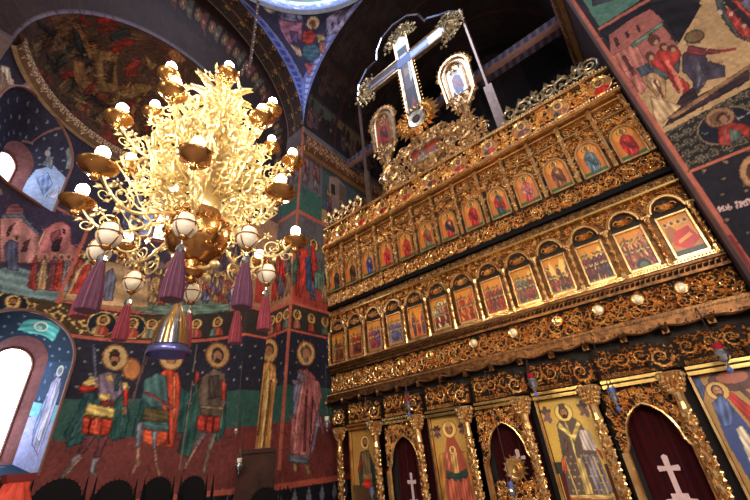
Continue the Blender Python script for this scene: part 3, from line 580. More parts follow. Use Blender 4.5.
# pendentives
SR = PR_ * math.sqrt(2)
def pendentive(name, a0, main=False):
    n = 110; P = np.empty((n, n, 3))
    for j, z in enumerate(np.linspace(0, PR_, n)):
        rr = math.sqrt(max(SR * SR - z * z, PR_ ** 2)); da = max(pi / 4 - math.acos(min(1, PR_ / rr)), 1e-4)
        P[j, :, 0] = PCX + rr * np.cos(a0 + np.linspace(-da, da, n)); P[j, :, 1] = PCY + rr * np.sin(a0 + np.linspace(-da, da, n)); P[j, :, 2] = PZ + z
    cv = Cv(P, (52, 50, 76))
    w = lambda j: max(2., 110 * .14 * 1.2 / max(.25, j / 110. * 1.6))
    for j in range(0, 110, 1):
        z = PR_ * j / 109; rr = math.sqrt(max(SR * SR - z * z, PR_ ** 2)); W_ = 2 * rr * max(pi / 4 - math.acos(min(1, PR_ / rr)), 1e-3); b = min(55, .36 / W_ * 110)
        cv.fill([(0, j), (b, j), (b, j + 1), (0, j + 1)], (92, 104, 168)); cv.fill([(110 - b, j), (110, j), (110, j + 1), (110 - b, j + 1)], (92, 104, 168))
        if j % 6 < 3: cv.ell((b * .5, j), b * .25, 1.6, (150, 156, 200)); cv.ell((110 - b * .5, j), b * .25, 1.6, (60, 64, 120))
        cv.fill([(0, j), (1.5, j), (1.5, j + 1), (0, j + 1)], (126, 104, 120)); cv.fill([(b - 1, j), (b + .6, j), (b + .6, j + 1), (b - 1, j + 1)], (140, 120, 140)); cv.fill([(109, j), (110, j), (110, j + 1), (109, j + 1)], (126, 104, 120)); cv.fill([(110 - b - .6, j), (111 - b, j), (111 - b, j + 1), (110 - b - .6, j + 1)], (140, 120, 140))
    if main:
        K4 = (240, 0, 4.164)
        for c, p in [((120, 120, 160), [(160, 40), (205, 10), (260, 40), (262, 90), (160, 90)]), ((150, 100, 124), [(160, 78), (262, 92), (258, 160), (200, 185), (165, 120)]), ((92, 70, 100), [(205, 130), (245, 130), (240, 180), (215, 175)]), ((56, 56, 84), [(178, 56), (188, 50), (188, 78), (178, 78)]), ((56, 56, 84), [(228, 56), (240, 56), (240, 82), (228, 82)]),
                     ((150, 140, 168), [(358, 80), (385, 56), (440, 60), (440, 120), (370, 150), (358, 120)]), ((132, 84, 100), [(366, 50), (400, 20), (440, 52)]), ((60, 54, 84), [(380, 90), (392, 86), (392, 120), (380, 126)]), ((60, 54, 84), [(405, 74), (418, 74), (416, 100), (405, 104)]),
                     ((150, 56, 50), [(262, 130), (300, 120), (320, 150), (300, 190), (258, 180)]), ((64, 92, 106), [(262, 190), (320, 180), (335, 230), (300, 262), (262, 240)]), ((168, 140, 110), [(315, 145), (350, 138), (356, 170), (325, 180)]), ((140, 96, 90), [(330, 170), (360, 170), (352, 230), (330, 220)]), ((170, 140, 120), [(205, 180), (250, 200), (262, 240), (235, 230)]), ((150, 80, 96), [(265, 262), (310, 262), (300, 300), (285, 320)])]:
            cv.tp(K4, c, *p)
        cv.te(K4, (200, 168, 130), 304, 96, 26, 26); cv.te(K4, (110, 76, 66), 302, 100, 14, 18); cv.te(K4, (190, 170, 150), 126, 22, 28, 30); cv.te(K4, (90, 70, 90), 126, 22, 17, 20); cv.tp(K4, (46, 44, 84), (140, 0), (560, 0), (440, 20), (300, 22), (200, 12))
    else: crowd(cv, 30, 80, 50, 105, 9, base=(52, 50, 76))
    strokes(cv, 500, 2.5, 9); struct(cv.mesh(name, 'fresco'))
pendentive('ceiling_pendentive', R(135), True)
for a in (45, -45, -135): pendentive('ceiling_pendentive', R(a))
# dome ring and drum
def f(t): a = 2 * pi * t; return np.array([PCX + PR_ * cos(a), PCY + PR_ * sin(a), PZ + PR_]), np.array([-cos(a), -sin(a), 0])
sweep_band('trim_2', f, [(0, -.1), (.12, -.06), (.2, .1), (.2, .3), (0, .4)], 300, (150, 168, 220), (210, 220, 246), 8)
P = np.empty((30, 160, 3))
for i, a in enumerate(np.linspace(0, 2 * pi, 160)):
    for j, z in enumerate(np.linspace(PZ + PR_ + .3, PZ + PR_ + 3.5, 30)): P[j, i] = (PCX + 3.6 * cos(a), PCY + 3.6 * sin(a), z)
dr = Cv(P, (100, 110, 160)); crowd(dr, 0, 160, 2, 28, 3, base=(90, 100, 150), n=16); struct(dr.mesh('wall_drum', 'fresco'))
MB().lathe([(.01, 0), (3.6, 0), (3.6, .05), (3.4, 1.2), (2.4, 2.4), (.01, 2.9)][1:], (PCX, PCY, PZ + PR_ + 3.5), 40).build('ceiling_dome', 'plaster')['kind'] = 'structure'
# ---- right pier
PX, PY = 1.04, 5.75
rp = wallgrid(lambda u, z: (PX + 3.4 * u, PY, z), 0, 3.4, 0, 14, .014, (44, 38, 46)); Jp = lambda z: z / 14 * (rp.nj - 1); n = rp.ni; mp = Jp(1)
rp.fill([(0, 0), (n, 0), (n, Jp(4.6)), (0, Jp(4.6))], (38, 34, 44)); rp.fill([(0, Jp(4.6)), (n, Jp(4.6)), (n, Jp(5.42)), (0, Jp(5.42))], (46, 42, 40))
[rinceau(rp, (k % 2) * 4, n, Jp(4.63 + k * .155), Jp(4.785 + k * .155), (42, 38, 38), (112, 96, 78), 2 + k) for k in range(5)]
RC = (650, 80, 5); RD = (680, 140, 4.17); RA = (570, 0, 3.122); RB = (650, 0, 5)
rp.te(RC, (140, 112, 84), 380, 228, 152, 92, -18); rp.te(RC, (34, 34, 48), 380, 228, 143, 85, -18)
rp.te(RC, (92, 60, 42), 350, 190, 78, 52, -10); rp.te(RC, (168, 122, 86), 350, 188, 72, 47, -10); rp.te(RC, (126, 82, 58), 350, 190, 54, 34, -10); rp.te(RC, (74, 46, 36), 364, 190, 34, 26); rp.te(RC, (164, 112, 84), 368, 196, 20, 20)
rp.tp(RC, (176, 50, 46), (335, 240), (370, 225), (420, 210), (500, 225), (500, 290), (440, 265), (400, 330), (345, 325)); rp.tp(RC, (96, 110, 100), (395, 245), (440, 250), (470, 290), (400, 315)); rp.tp(RC, (210, 120, 104), (372, 235), (384, 235), (376, 322), (364, 322))
rp.tl(RC, (150, 146, 150), mp * .02, (436, 196), (452, 186), (470, 184)); rp.tl(RC, (150, 146, 150), mp * .02, (476, 176), (500, 160)); rp.tl(RC, (100, 98, 106), mp * .015, (262, 262), (272, 272), (292, 262))
for z in (4.58, 5.42): rp.fill([(0, Jp(z) - mp * .0195), (n, Jp(z) - mp * .0195), (n, Jp(z) + mp * .0195), (0, Jp(z) + mp * .0195)], (196, 98, 78))
for x, y in [(102, 128), (184, 160), (178, 228), (196, 332), (192, 92), (282, 386), (275, 210)]:
    i, j = rp.tr([(x, y)], RD)[0]; star(rp, i, j, mp * .0196, (140, 112, 82))
rp.te(RD, (150, 110, 74), 304, 130, 58, 66); rp.te(RD, (196, 140, 90), 304, 130, 52, 60); rp.te(RD, (92, 58, 42), 310, 134, 36, 44)
# scene: figures by a pink palace, seated figure on an ochre hill
rp.fill([(0, Jp(5.46)), (n, Jp(5.46)), (n, Jp(14)), (0, Jp(14))], (48, 40, 48))
rp.tp(RA, (196, 152, 104), (400, 20), (415, -20), (470, -10), (562, 130), (600, 250), (285, 420), (100, 180), (200, 250), (330, 150))
rp.tp(RA, (36, 32, 42), (92, 100), (250, 10), (345, -10), (412, 15), (340, 135), (300, 70), (150, 160)); rp.tp(RA, (172, 94, 86), (128, 180), (122, 110), (190, 60), (250, 28), (290, 62), (290, 80), (340, 150), (345, 190), (210, 290)); rp.tp(RA, (196, 112, 98), (128, 176), (205, 130), (232, 180), (250, 250), (225, 300))
rp.tp(RA, (102, 128, 108), (188, 140), (288, 66), (294, 76), (198, 152)); rp.tp(RA, (118, 54, 62), (160, 178), (172, 172), (208, 232), (196, 240)); rp.tp(RA, (110, 50, 60), (244, 108), (256, 102), (268, 132), (256, 138)); rp.tp(RA, (88, 44, 54), (135, 120), (146, 114), (156, 140), (145, 146)); rp.tp(RA, (88, 44, 54), (205, 80), (214, 76), (222, 98), (213, 102)); rp.tp(RA, (88, 44, 54), (170, 100), (180, 96), (188, 116), (178, 120))
rp.tp(RA, (180, 130, 90), (210, 220), (250, 200), (300, 240), (300, 290), (290, 350), (262, 365), (270, 300), (230, 260)); rp.tp(RA, (214, 170, 124), (236, 240), (280, 250), (290, 300), (272, 350), (276, 300)); rp.te(RA, (110, 66, 50), 248, 178, 16, 18); rp.te(RA, (96, 56, 44), 262, 125, 20, 18)
rp.tp(RA, (86, 92, 92), (290, 190), (345, 180), (340, 230), (300, 250), (250, 220)); rp.tp(RA, (70, 78, 96), (205, 215), (245, 195), (262, 225), (225, 240)); rp.tp(RA, (192, 54, 50), (250, 200), (280, 150), (330, 140), (350, 170), (320, 215), (345, 240), (375, 265), (370, 300), (335, 290), (300, 230)); rp.tp(RA, (228, 110, 84), (320, 220), (345, 250), (356, 290), (345, 292), (320, 250))
[(rp.te(RA, (92, 52, 42), x, y, 15, 14), rp.te(RA, (176, 124, 92), x + 3, y + 4, 8, 8)) for x, y in ((292, 146), (320, 152), (252, 176), (266, 128))]
rp.tl(RA, (110, 60, 52), mp * .03, (262, 250), (290, 300), (285, 340)); rp.tl(RA, (236, 120, 96), mp * .04, (300, 190), (330, 230), (350, 280)); rp.tl(RA, (120, 36, 40), mp * .03, (285, 190), (318, 240), (338, 285)); rp.tl(RA, (196, 150, 110), mp * .04, (270, 352), (250, 372)); rp.tl(RA, (196, 150, 110), mp * .035, (345, 290), (348, 318)); rp.tl(RA, (196, 150, 110), mp * .035, (388, 300), (392, 322))
rp.tl(RA, (150, 52, 52), mp * .05, (410, 155), (470, 160), (520, 152)); rp.tl(RA, (120, 112, 130), mp * .03, (400, 190), (440, 225), (480, 232)); rp.tl(RA, (52, 44, 60), mp * .03, (372, 210), (400, 260), (390, 300)); rp.te(RA, (72, 60, 44), 388, 115, 34, 22, -15); rp.te(RA, (124, 100, 64), 388, 113, 28, 16, -15); rp.te(RA, (130, 80, 60), 402, 112, 11, 12)
rp.tp(RA, (74, 62, 80), (350, 170), (385, 140), (420, 160), (430, 190), (485, 205), (485, 240), (430, 250), (395, 300), (375, 310), (385, 260), (350, 220)); rp.tp(RA, (98, 88, 104), (385, 180), (400, 180), (420, 230), (395, 290), (390, 240)); rp.tp(RA, (122, 50, 54), (370, 140), (420, 150), (470, 158), (470, 166), (400, 175), (360, 170))
rp.tp(RA, (58, 40, 48), (345, 300), (385, 270), (400, 300), (562, 210), (562, 250), (290, 400), (310, 370)); rp.tp(RA, (150, 106, 72), (300, 370), (562, 200), (562, 215), (330, 370)); rp.tp(RA, (214, 170, 124), (250, 300), (350, 330), (290, 385), (262, 370))
rp.tp(RB, (74, 84, 84), (320, -20), (340, 60), (400, 150), (440, 190), (520, 220), (520, 190), (460, 140), (400, 60), (370, 20), (365, -30)); rp.tp(RB, (176, 60, 52), (370, 60), (400, 40), (520, 160), (520, 210), (440, 170)); rp.tp(RB, (110, 100, 130), (440, 0), (520, -10), (520, 60), (480, 60)); rp.tp(RB, (190, 70, 56), (400, 0), (450, 50), (520, 110), (520, 90), (440, 0)); rp.te(RB, (214, 176, 160), 350, 60, 13, 13); rp.te(RB, (214, 176, 160), 405, 70, 11, 11); rp.te(RB, (200, 150, 130), 470, 130, 11, 11)
rp.tp(RA, (84, 126, 110), (40, 0), (60, -60), (300, -80), (210, 8), (92, 82)); rp.tp(RA, (60, 60, 70), (60, -60), (300, -80), (240, -30), (70, 20)); rp.tl(RA, (196, 98, 78), mp * .07, (88, 92), (240, 2), (330, -60))
crowd(rp, 8, n, Jp(10), Jp(13), 5)
rp.fill([(0, 0), (mp * .05, 0), (mp * .05, Jp(14)), (0, Jp(14))], (200, 100, 80)); rp.fill([(0, 0), (mp * .04, 0), (mp * .04, Jp(3.6)), (0, Jp(3.6))], (150, 48, 54))
strokes(rp, 5000, 4, 10, .6, .2); mute(rp, .84, .16)
TX = (176, 146, 146)
def S(*p): rp.tl(RD, TX, mp * .019, *p)
S((160, 278), (166, 300), (178, 276), (184, 296)); S((190, 274), (196, 294)); S((200, 268), (206, 292), (218, 286), (214, 278), (203, 280)); S((224, 262), (242, 258)); S((233, 260), (240, 284)); S((248, 256), (254, 280), (264, 252), (270, 276)); S((274, 250), (282, 272)); S((275, 250), (290, 246), (296, 270))

struct(rp.mesh('wall_right_pier', 'fresco'))
rs = wallgrid(lambda u, z: (PX, PY + u * (9.6 - PY), z), 0, 3.85, 0, 11.1, .04, (184, 134, 116)); js = lambda z: z / 11.1 * (rs.nj - 1)  # paint lifted to make up for light that misses this face
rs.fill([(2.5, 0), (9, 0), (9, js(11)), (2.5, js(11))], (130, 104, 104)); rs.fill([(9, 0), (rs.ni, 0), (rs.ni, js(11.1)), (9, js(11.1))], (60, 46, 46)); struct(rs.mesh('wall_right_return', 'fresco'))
sp = wallgrid(lambda u, z: (PX + 3.4 * u, PY - .0, z), 0, 1, 14, 15, .3, NAVY)
# sanctuary end wall, cornice bands and tie beam
ew = wallgrid(lambda u, z: (-6.4 + 7.44 * u, 9.6, z), 0, 7.44, 0, 14.8, .06, (15, 12, 14)); crowd(ew, 4, ew.ni - 4, 120, 240, 21, base=(15, 12, 14), pal=[(30, 17, 17), (22, 20, 22)], n=6); ew.a[:] = ew.a * .2 + np.array((13, 10, 12)) / 255; struct(ew.mesh('wall_sanctuary', 'fresco'))  # wall paint darkened to imitate the unlit sanctuary
for k, (x, sgn) in enumerate(((-6.4, 1), (PX, -1))):
    fn = (lambda t: (np.array([-6.4, 5.42 + 4.15 * t, 10.35]), np.array([1., 0, 0]))) if k == 0 else (lambda t: (np.array([PX, 5.76 + 3.8 * t, 10.35]), np.array([-1., 0, 0])))
    sweep_band('trim_%d' % (3 + k), fn, [(0, -.42), (.1, -.4), (.16, -.2), (.16, .2), (.1, .4), (0, .42)], 200, (92, 58, 40), (170, 122, 84), 6 + k)
b = MB().box(-6.4, PX, 7.4, 7.62, 10.45, 10.9).build('tie_beam', 'plaster'); b['kind'] = 'structure'
P = np.empty((26, 330, 3))
for i, x in enumerate(np.linspace(-6.39, PX - .01, 330)):
    for j in range(26): P[j, i] = (x, 7.395, 10.45 + .45 * j / 25) if j > 12 else (x, 7.62 - .225 * j / 12, 10.445)
tb = Cv(P, (62, 52, 62)); 
for k in range(0, 330, 9): tb.fill([(k, 0), (k + 4, 0), (k + 8, 26), (k + 4, 26)], (84, 76, 96))
tb.fill([(0, 12), (330, 12), (330, 14), (0, 14)], (110, 76, 66)); tb.mesh('painted_face', 'fresco', b)
MB().box(-10.5, 5, -6, 10, -.1, 0).build('floor', 'marble')['kind'] = 'structure'
# ------------------------------------------------------------------ carved gold work
LEAF = (np.array([(0, 0, 0), (.45, 0, .24), (.45, 0, -.24), (1, -.08, 0), (.48, -.4, 0), (.5, .04, 0)], float),
        [(0, 4, 1), (1, 4, 3), (0, 2, 4), (4, 2, 3), (0, 1, 5), (1, 3, 5), (0, 5, 2), (5, 3, 2)])
def rotY(a):   # turn in the x,z plane
    return np.array([[cos(a), 0, -sin(a)], [0, 1, 0], [sin(a), 0, cos(a)]])
def leaf(mb, x, y, z, a, s, w=1., h=1., tilt=0.):
    Mx = rotY(a) @ np.diag([s, s * h, s * w])
    if tilt: Mx = Mx @ np.array([[cos(tilt), sin(tilt), 0], [-sin(tilt), cos(tilt), 0], [0, 0, 1]])
    mb.inst(LEAF, (Mx, np.array([x, y, z])))
def rosette(mb, x, y, z, s, n=6):
    for k in range(n): leaf(mb, x + cos(k * 2 * pi / n) * s * .12, y, z + sin(k * 2 * pi / n) * s * .12, k * 2 * pi / n, s * .85, 1.2, 1.)
    mb.ball((x, y - s * .22, z), s * .2, 6, 4)
def spiral(mb, x, y, z, r, flip=1, turns=1.5, a0=0., tr=.068, leaves=True, lf=.34):
    n = 20; p = []
    for k in range(n):
        t = k / (n - 1); a = a0 + flip * t * turns * 2 * pi; q = r * (1 - .82 * t)
        p.append((x + q * cos(a), y - r * .16 * sin(t * pi), z + q * sin(a)))
        if leaves and k % 2 == 0 and t < .8: leaf(mb, p[-1][0], y - r * .05, p[-1][2], a + flip * random.uniform(.5, 1.1), r * lf * random.uniform(.8, 1.3), 1.1, 1.1)
    mb.tube(p, np.linspace(r * tr * 2, r * tr, n), 4)
def carve(mb, x0, x1, z0, z1, y, seed=1, fill=1., ros=True):
    random.seed(seed); H = z1 - z0; n = max(1, round((x1 - x0) / (H * .9))); w = (x1 - x0) / n; r = min(H, w) * .44
    for k in range(n):
        cx = x0 + (k + .5) * w; cz = (z0 + z1) / 2; fl = 1 if k % 2 else -1
        spiral(mb, cx, y, cz, r, fl, 1.4, pi if fl > 0 else 0)
        if ros: rosette(mb, cx, y - r * .1, cz, r * .5, 5)
        for q in range(int(22 * fill)):
            a = random.uniform(0, 2 * pi); rr = random.uniform(.6, 1.25) * H * .5
            px, pz = min(max(cx + rr * cos(a) * w / H, x0 + .02), x1 - .02), min(max(cz + rr * sin(a), z0 + .015), z1 - .015)
            leaf(mb, px, y - .005, pz, random.uniform(0, 2 * pi), r * random.uniform(.26, .48), 1.2, 1.5)
def scatter(mb, x0, x1, z0, z1, y, n, s, seed=1, ok=None, both=False):
    random.seed(seed); k = 0; g = 0
    while k < n and g < n * 20:
        g += 1; x, z = random.uniform(x0, x1), random.uniform(z0, z1)
        if ok and not ok(x, z): continue
        if k % 5 == 0: spiral(mb, x, y, z, s * random.uniform(.7, 1.), random.choice((1, -1)), 1.3, random.uniform(0, 6), .08, False)
        else: leaf(mb, x, y, z, random.uniform(0, 2 * pi), s * random.uniform(.8, 1.5), 1.2, 1.2)
        k += 1
def beads(mb, x0, x1, y, z, r, step):
    n = int((x1 - x0) / step)
    for k in range(n): mb.ball((x0 + (k + .5) * step, y, z), r, 5, 4)
def bar(mb, x0, x1, z0, z1, y0, y1, n=1): return mb.box(x0, x1, y0, y1, z0, z1)
YI = 6.3; XL, XR = -6.38, PX - .02
ic = thing('iconostasis', 'tall carved and gilded wooden icon screen closing off the sanctuary, with tiers of icon niches', 'icon screen', (-2.68, YI, 0))
def part(name, m, mb, parent=None): return mb.build(name, m, parent or ic)
# back board of every tier (dark, with real depth)
part('back_board', 'bole', MB().box(XL, XR, 6.36, 6.44, 2.28, 5.45).box(XL, XR, 6.30, 6.44, 6.86, 7.44))
part('upper_back_board', 'gold_brown', MB().box(XL, XR, 6.36, 6.44, 5.45, 6.86)); part('arcade_back_board', 'gold_brown', MB().box(XL, XR, 6.352, 6.36, 3.58, 4.97))
COLX = [-6.05 + .985 * k for k in range(8)]
# ---- lower tier
def column(x, z0=0., z1=2.0, r=.062, y=6.2, seed=1):
    random.seed(seed); mb = MB().lathe([(r * 1.7, z0), (r * 1.7, z0 + .5), (r * 1.3, z0 + .56), (r * .8, z0 + .6), (r * .78, z1 - .25), (r * 1.1, z1 - .2), (r * .9, z1 - .12), (r, z1)], (x, y, 0), 10)
    for k in range(150):
        a = k * 2.4; z = z0 + .6 + (z1 - z0 - .85) * k / 150
        px, py = x + cos(a) * r * .8, y + sin(a) * r * .8
        if sin(a) > .4: continue
        Mx = np.array([[cos(a), -sin(a), 0], [sin(a), cos(a), 0], [0, 0, 1]]) @ np.array([[0, -1, 0], [1, 0, 0], [0, 0, 1.]]) @ rotY(.7 + .5 * (k % 3)) @ np.diag([r * 1.15, r * 1.1, r * 1.3])
        mb.inst(LEAF, (Mx, np.array([px, py, z])))
    mb.tube([(x + r * .95 * cos(t), y + r * .95 * sin(t), z0 + .6 + (z1 - z0 - .8) * t / (2 * pi * 4)) for t in np.linspace(0, 2 * pi * 4, 60)], r * .12, 4)
    return mb
for k, x in enumerate(COLX):
    c = part('column', 'gold', column(x, .1, 2.02, seed=k))
    cap = MB().lathe([(.06, 2.0), (.08, 2.06), (.12, 2.2), (.15, 2.26)], (x, 6.22, 0), 8)
    for rw in range(4):
        for q in range(9):
            a = pi + (q + .5 * (rw % 2)) * pi / 8; rr_ = .075 + rw * .022
            Mx = np.array([[cos(a), -sin(a), 0], [sin(a), cos(a), 0], [0, 0, 1]]) @ np.array([[0, -1, 0], [1, 0, 0], [0, 0, 1.]]) @ rotY(pi / 2) @ np.diag([.085, .075, .09])
            cap.inst(LEAF, (Mx, np.array([x + rr_ * cos(a), 6.22 + rr_ * sin(a), 2.0 + rw * .055])))
    part('capital', 'gold', cap, c)
    bo = part('bracket', 'bole', MB().box(x - .17, x + .17, 6.2, 6.36, 2.3, 2.6)); bl = MB(); carve(bl, x - .17, x + .17, 2.3, 2.6, 6.19, 40 + k, 3.5)
    part('bracket_carving', 'gold', bl, bo)
    part('shadow_strip', 'recess', MB().box(x + .05, x + .24, 6.46, 6.5, 0, 2.25))  # dark strip put in as the shade in the gap beside the column
doors = [1, 3, 5]
def arch_open(cx, z0):
    r = [(.355, z0), (.355, 1.42), (.33, 1.46), (.30, 1.52), (.29, 1.62), (.25, 1.73), (.19, 1.83), (.10, 1.91), (0, 1.955)]
    return [(cx + a, b) for a, b in r] + [(cx - a, b) for a, b in r[-2::-1]]
for k in range(7):
    x0, x1 = COLX[k] + .2, COLX[k + 1] - .1; cx = (x0 + x1) / 2
    st = MB().box(x0 - .02, x1 + .04, 6.24, 6.42, 2.18, 2.225).box(x0 - .02, x1 + .04, 6.22, 6.42, 2.245, 2.285)
    part('gilt_strip', 'gold_bright', st)
    fo = part('lower_frieze', 'bole', MB().box(x0 - .04, x1 + .06, 6.3, 6.42, 2.29, 2.68)); fz = MB(); carve(fz, x0, x1, 2.39, 2.68, 6.29, 60 + k, 4.5); carve(fz, x0, x1, 2.3, 2.38, 6.29, 70 + k, 3)
    part('frieze_carving', 'gold', fz, fo)
    if k in doors:
        w = .43; z0 = 0
        op = arch_open(cx, z0)
        outer = [(cx - w, 2.18), (cx + w, 2.18), (cx + w, z0)]
        pts = outer + op + [(cx - w, z0)]
        dp = part('door_surround', 'bole', MB().prism(pts, 6.33, 6.40)); pan = MB()
        inside = lambda X, Z: abs(X - cx) < np.interp(Z, [0, 1.42, 1.46, 1.52, 1.62, 1.73, 1.83, 1.91, 1.955, 2.2], [.37, .37, .35, .32, .31, .27, .21, .13, .03, -1])
        scatter(pan, cx - w + .02, cx + w - .02, 1.42, 2.16, 6.33, 420, .045, 80 + k, lambda X, Z: not inside(X, Z))
        part('spandrel_carving', 'gold', pan, dp)
        ed = MB().tube([(a, 6.325, b) for a, b in op], .018, 5)
        for q in range(1, len(op) - 1):
            for u in (0., .5):
                a = op[q][0] * (1 - u) + op[q + 1][0] * u; b = op[q][1] * (1 - u) + op[q + 1][1] * u
                if b > 1.38: leaf(ed, a, 6.32, b, math.atan2(b - 1.5, a - cx), .06, 1.1, 1.)
        part('arch_moulding', 'gold', ed, dp)
        part('door_jamb', 'gold', MB().box(cx - w, cx - w + .06, 6.3, 6.36, 0, 1.4), dp); part('door_jamb', 'gold', MB().box(cx + w - .06, cx + w, 6.3, 6.36, 0, 1.4), dp)
    else:
        fr = MB().box(x0 - .03, x0, 6.3, 6.4, 0, 2.18).box(x1, x1 + .03, 6.3, 6.4, 0, 2.18).box(x0, x1, 6.3, 6.4, .62, .68).box(x0, x1, 6.36, 6.42, 0, .62)
        part('icon_surround', 'gold', fr)
# curtains behind the three doors
def curtain(k, label):
    cx = (COLX[k] + .2 + COLX[k + 1] - .1) / 2; n = 60
    P = np.array([[(cx - .46 + .92 * i / (n - 1), 6.50 + .022 * sin(i * .9) + .01 * sin(i * 2.3 + j * .1), 2.15 - 2.1 * j / 29) for i in range(n)] for j in range(30)])
    t = thing('door_curtain', label, 'curtain', (cx, 6.5, .05)); m = MB().grid(P); m.grid(P[:, ::-1] + (0, .006, 0)); m.build('cloth', 'velvet', t, True)
    cr = MB(); c = [(-.03, .86), (.03, .86), (.03, 1.17), (.11, 1.165), (.12, 1.2), (.11, 1.23), (.03, 1.22), (.035, 1.33), (0, 1.35), (-.035, 1.33), (-.03, 1.22), (-.11, 1.23), (-.12, 1.2), (-.11, 1.165), (-.03, 1.17)]
    if k == 3: c = [(a * .9 + .1, (b - 1.2) * .8 + 1.44) for a, b in c]
    if k == 1: c = [(a * .8 - .0, b) for a, b in c]
    cr.prism([(cx + a, b) for a, b in c], 6.452, 6.462)
    if k != 3: cr.prism([(cx + a, b) for a, b in [(-.16, .8), (.16, .8), (.16, .87), (.09, .88), (.09, .93), (-.09, .93), (-.09, .88), (-.16, .87)]], 6.45, 6.462)
    cr.build('embroidered_cross', 'cloth_white', t)
curtain(1, 'dark red velvet curtain in the narrow left doorway, with a slim white cross low down')
curtain(3, 'dark red curtain in the middle doorway behind the carved gold gates')
curtain(5, 'dark red velvet curtain in the right doorway, with a white stepped cross')
# royal gates in the middle doorway
cx = (COLX[3] + .2 + COLX[4] - .1) / 2
rg = thing('royal_gates', 'pair of openwork carved gold gates in the middle doorway, topped by a small framed medallion', 'gate', (cx, 6.4, 0))
for s in (-1, 1):
    g = MB(); xs = sorted((cx, cx + s * .35)); top = lambda X: 1.06 + .14 * abs(X - cx) / .35
    gp = MB().prism([(xs[0], 0), (xs[1], 0), (xs[1], 1.18 if s > 0 else 1.04), (xs[0], 1.04 if s > 0 else 1.18)], 6.42, 6.44); gl = gp.build('gate_leaf', 'bole', rg)
    scatter(g, xs[0] + .02, xs[1] - .02, .5, 1.2, 6.41, 260, .05, 90 + s, lambda X, Z: Z < top(X)); g.build('openwork', 'gold', gl)
md = MB().lathe([(.02, -.005), (.10, -.01), (.12, -.03), (.15, -.035), (.16, 0), (.15, .03), (.02, .02)], (cx + .03, 6.40, 1.3), 20, 'y')
for q in range(14): leaf(md, cx + .03 + .14 * cos(q * .449), 6.40, 1.3 + .14 * sin(q * .449), q * .449, .07, 1.2)
scatter(md, cx - .05, cx + .1, 1.03, 1.16, 6.4, 14, .05, 5); md.build('medallion_frame', 'gold', rg)
mp_ = MB().lathe([(.01, -.01), (.06, -.02), (.07, .01)], (cx + .03, 6.385, 1.3), 16, 'y'); mp_.build('medallion_relief', 'gold_bright', rg)
# ---- cornice above the lower tier
cn = MB().box(XL, XR, 6.2, 6.36, 2.86, 2.99); part('cornice', 'gold_brown', cn)
bd = MB(); beads(bd, XL, XR, 6.19, 2.945, .018, .045); part('bead_moulding', 'gold', bd)
nsc = 15; wsc = (XR - XL) / nsc
for k in range(nsc):
    x0 = XL + k * wsc; sc_ = MB(); n = 14
    top = [(x0 + wsc * t, 2.87) for t in np.linspace(.04, .96, n)]; bot = [(x0 + wsc * t, 2.87 - .035 - .055 * sin(t * pi)) for t in np.linspace(.96, .04, n)]
    sc_.prism(top + bot, 6.16, 6.32); sc_.tube([(a, 6.15, b) for a, b in bot], .014, 4)
    for q in range(10): leaf(sc_, x0 + wsc * (.1 + .08 * q), 6.16, 2.845 - .04 * sin(pi * (.1 + .08 * q)), random.uniform(0, 6), .045)
    sc_.box(x0 - .04, x0 + .04, 6.16, 6.34, 2.72, 2.86); leaf(sc_, x0, 6.15, 2.84, -pi / 2, .12, 1.6)
    part('scalloped_valance', 'gold_brown', sc_)
part('shadow_board', 'recess', MB().box(XL, XR, 6.34, 6.42, 2.6, 2.86))  # near-black board painted as the shade below the scallops
# ---- great frieze
for k in range(4):
    a, b = XL + k * (XR - XL) / 4, XL + (k + 1) * (XR - XL) / 4; g = MB(); carve(g, a, b, 3.0, 3.2, 6.33, 100 + k, 1.6, False); carve(g, a, b, 3.02, 3.39, 6.345, 110 + k, 4.2); carve(g, a + .1, b, 3.2, 3.39, 6.34, 120 + k, 1.6, False)
    part('great_frieze', 'gold', g)
for k, x in enumerate([-6.05, -5.5, -4.9, -4.3, -3.62, -2.69, -1.95, -1.22, -.62, -.1, .42]):
    p = MB().ball((x, 6.28, 3.27), (.055, .03, .062), 10, 8); rr = MB().lathe([(.06, -.02), (.08, -.03), (.085, 0), (.06, .02)], (x, 6.3, 3.27), 14, 'y')
    o = part('boss', 'pearl' if k > 4 and k != 7 else 'gold_bright', p); part('boss_rim', 'gold', rr, o)
mo = MB().box(XL, XR, 6.27, 6.36, 3.41, 3.45).box(XL, XR, 6.3, 6.36, 3.45, 3.54).box(XL, XR, 6.26, 6.36, 3.54, 3.575)
for k in range(110): leaf(mo, XL + .03 + k * .067, 6.29, 3.455, .8, .1, 1.2, 1.2)
part('leaf_moulding', 'gold_brown', mo)
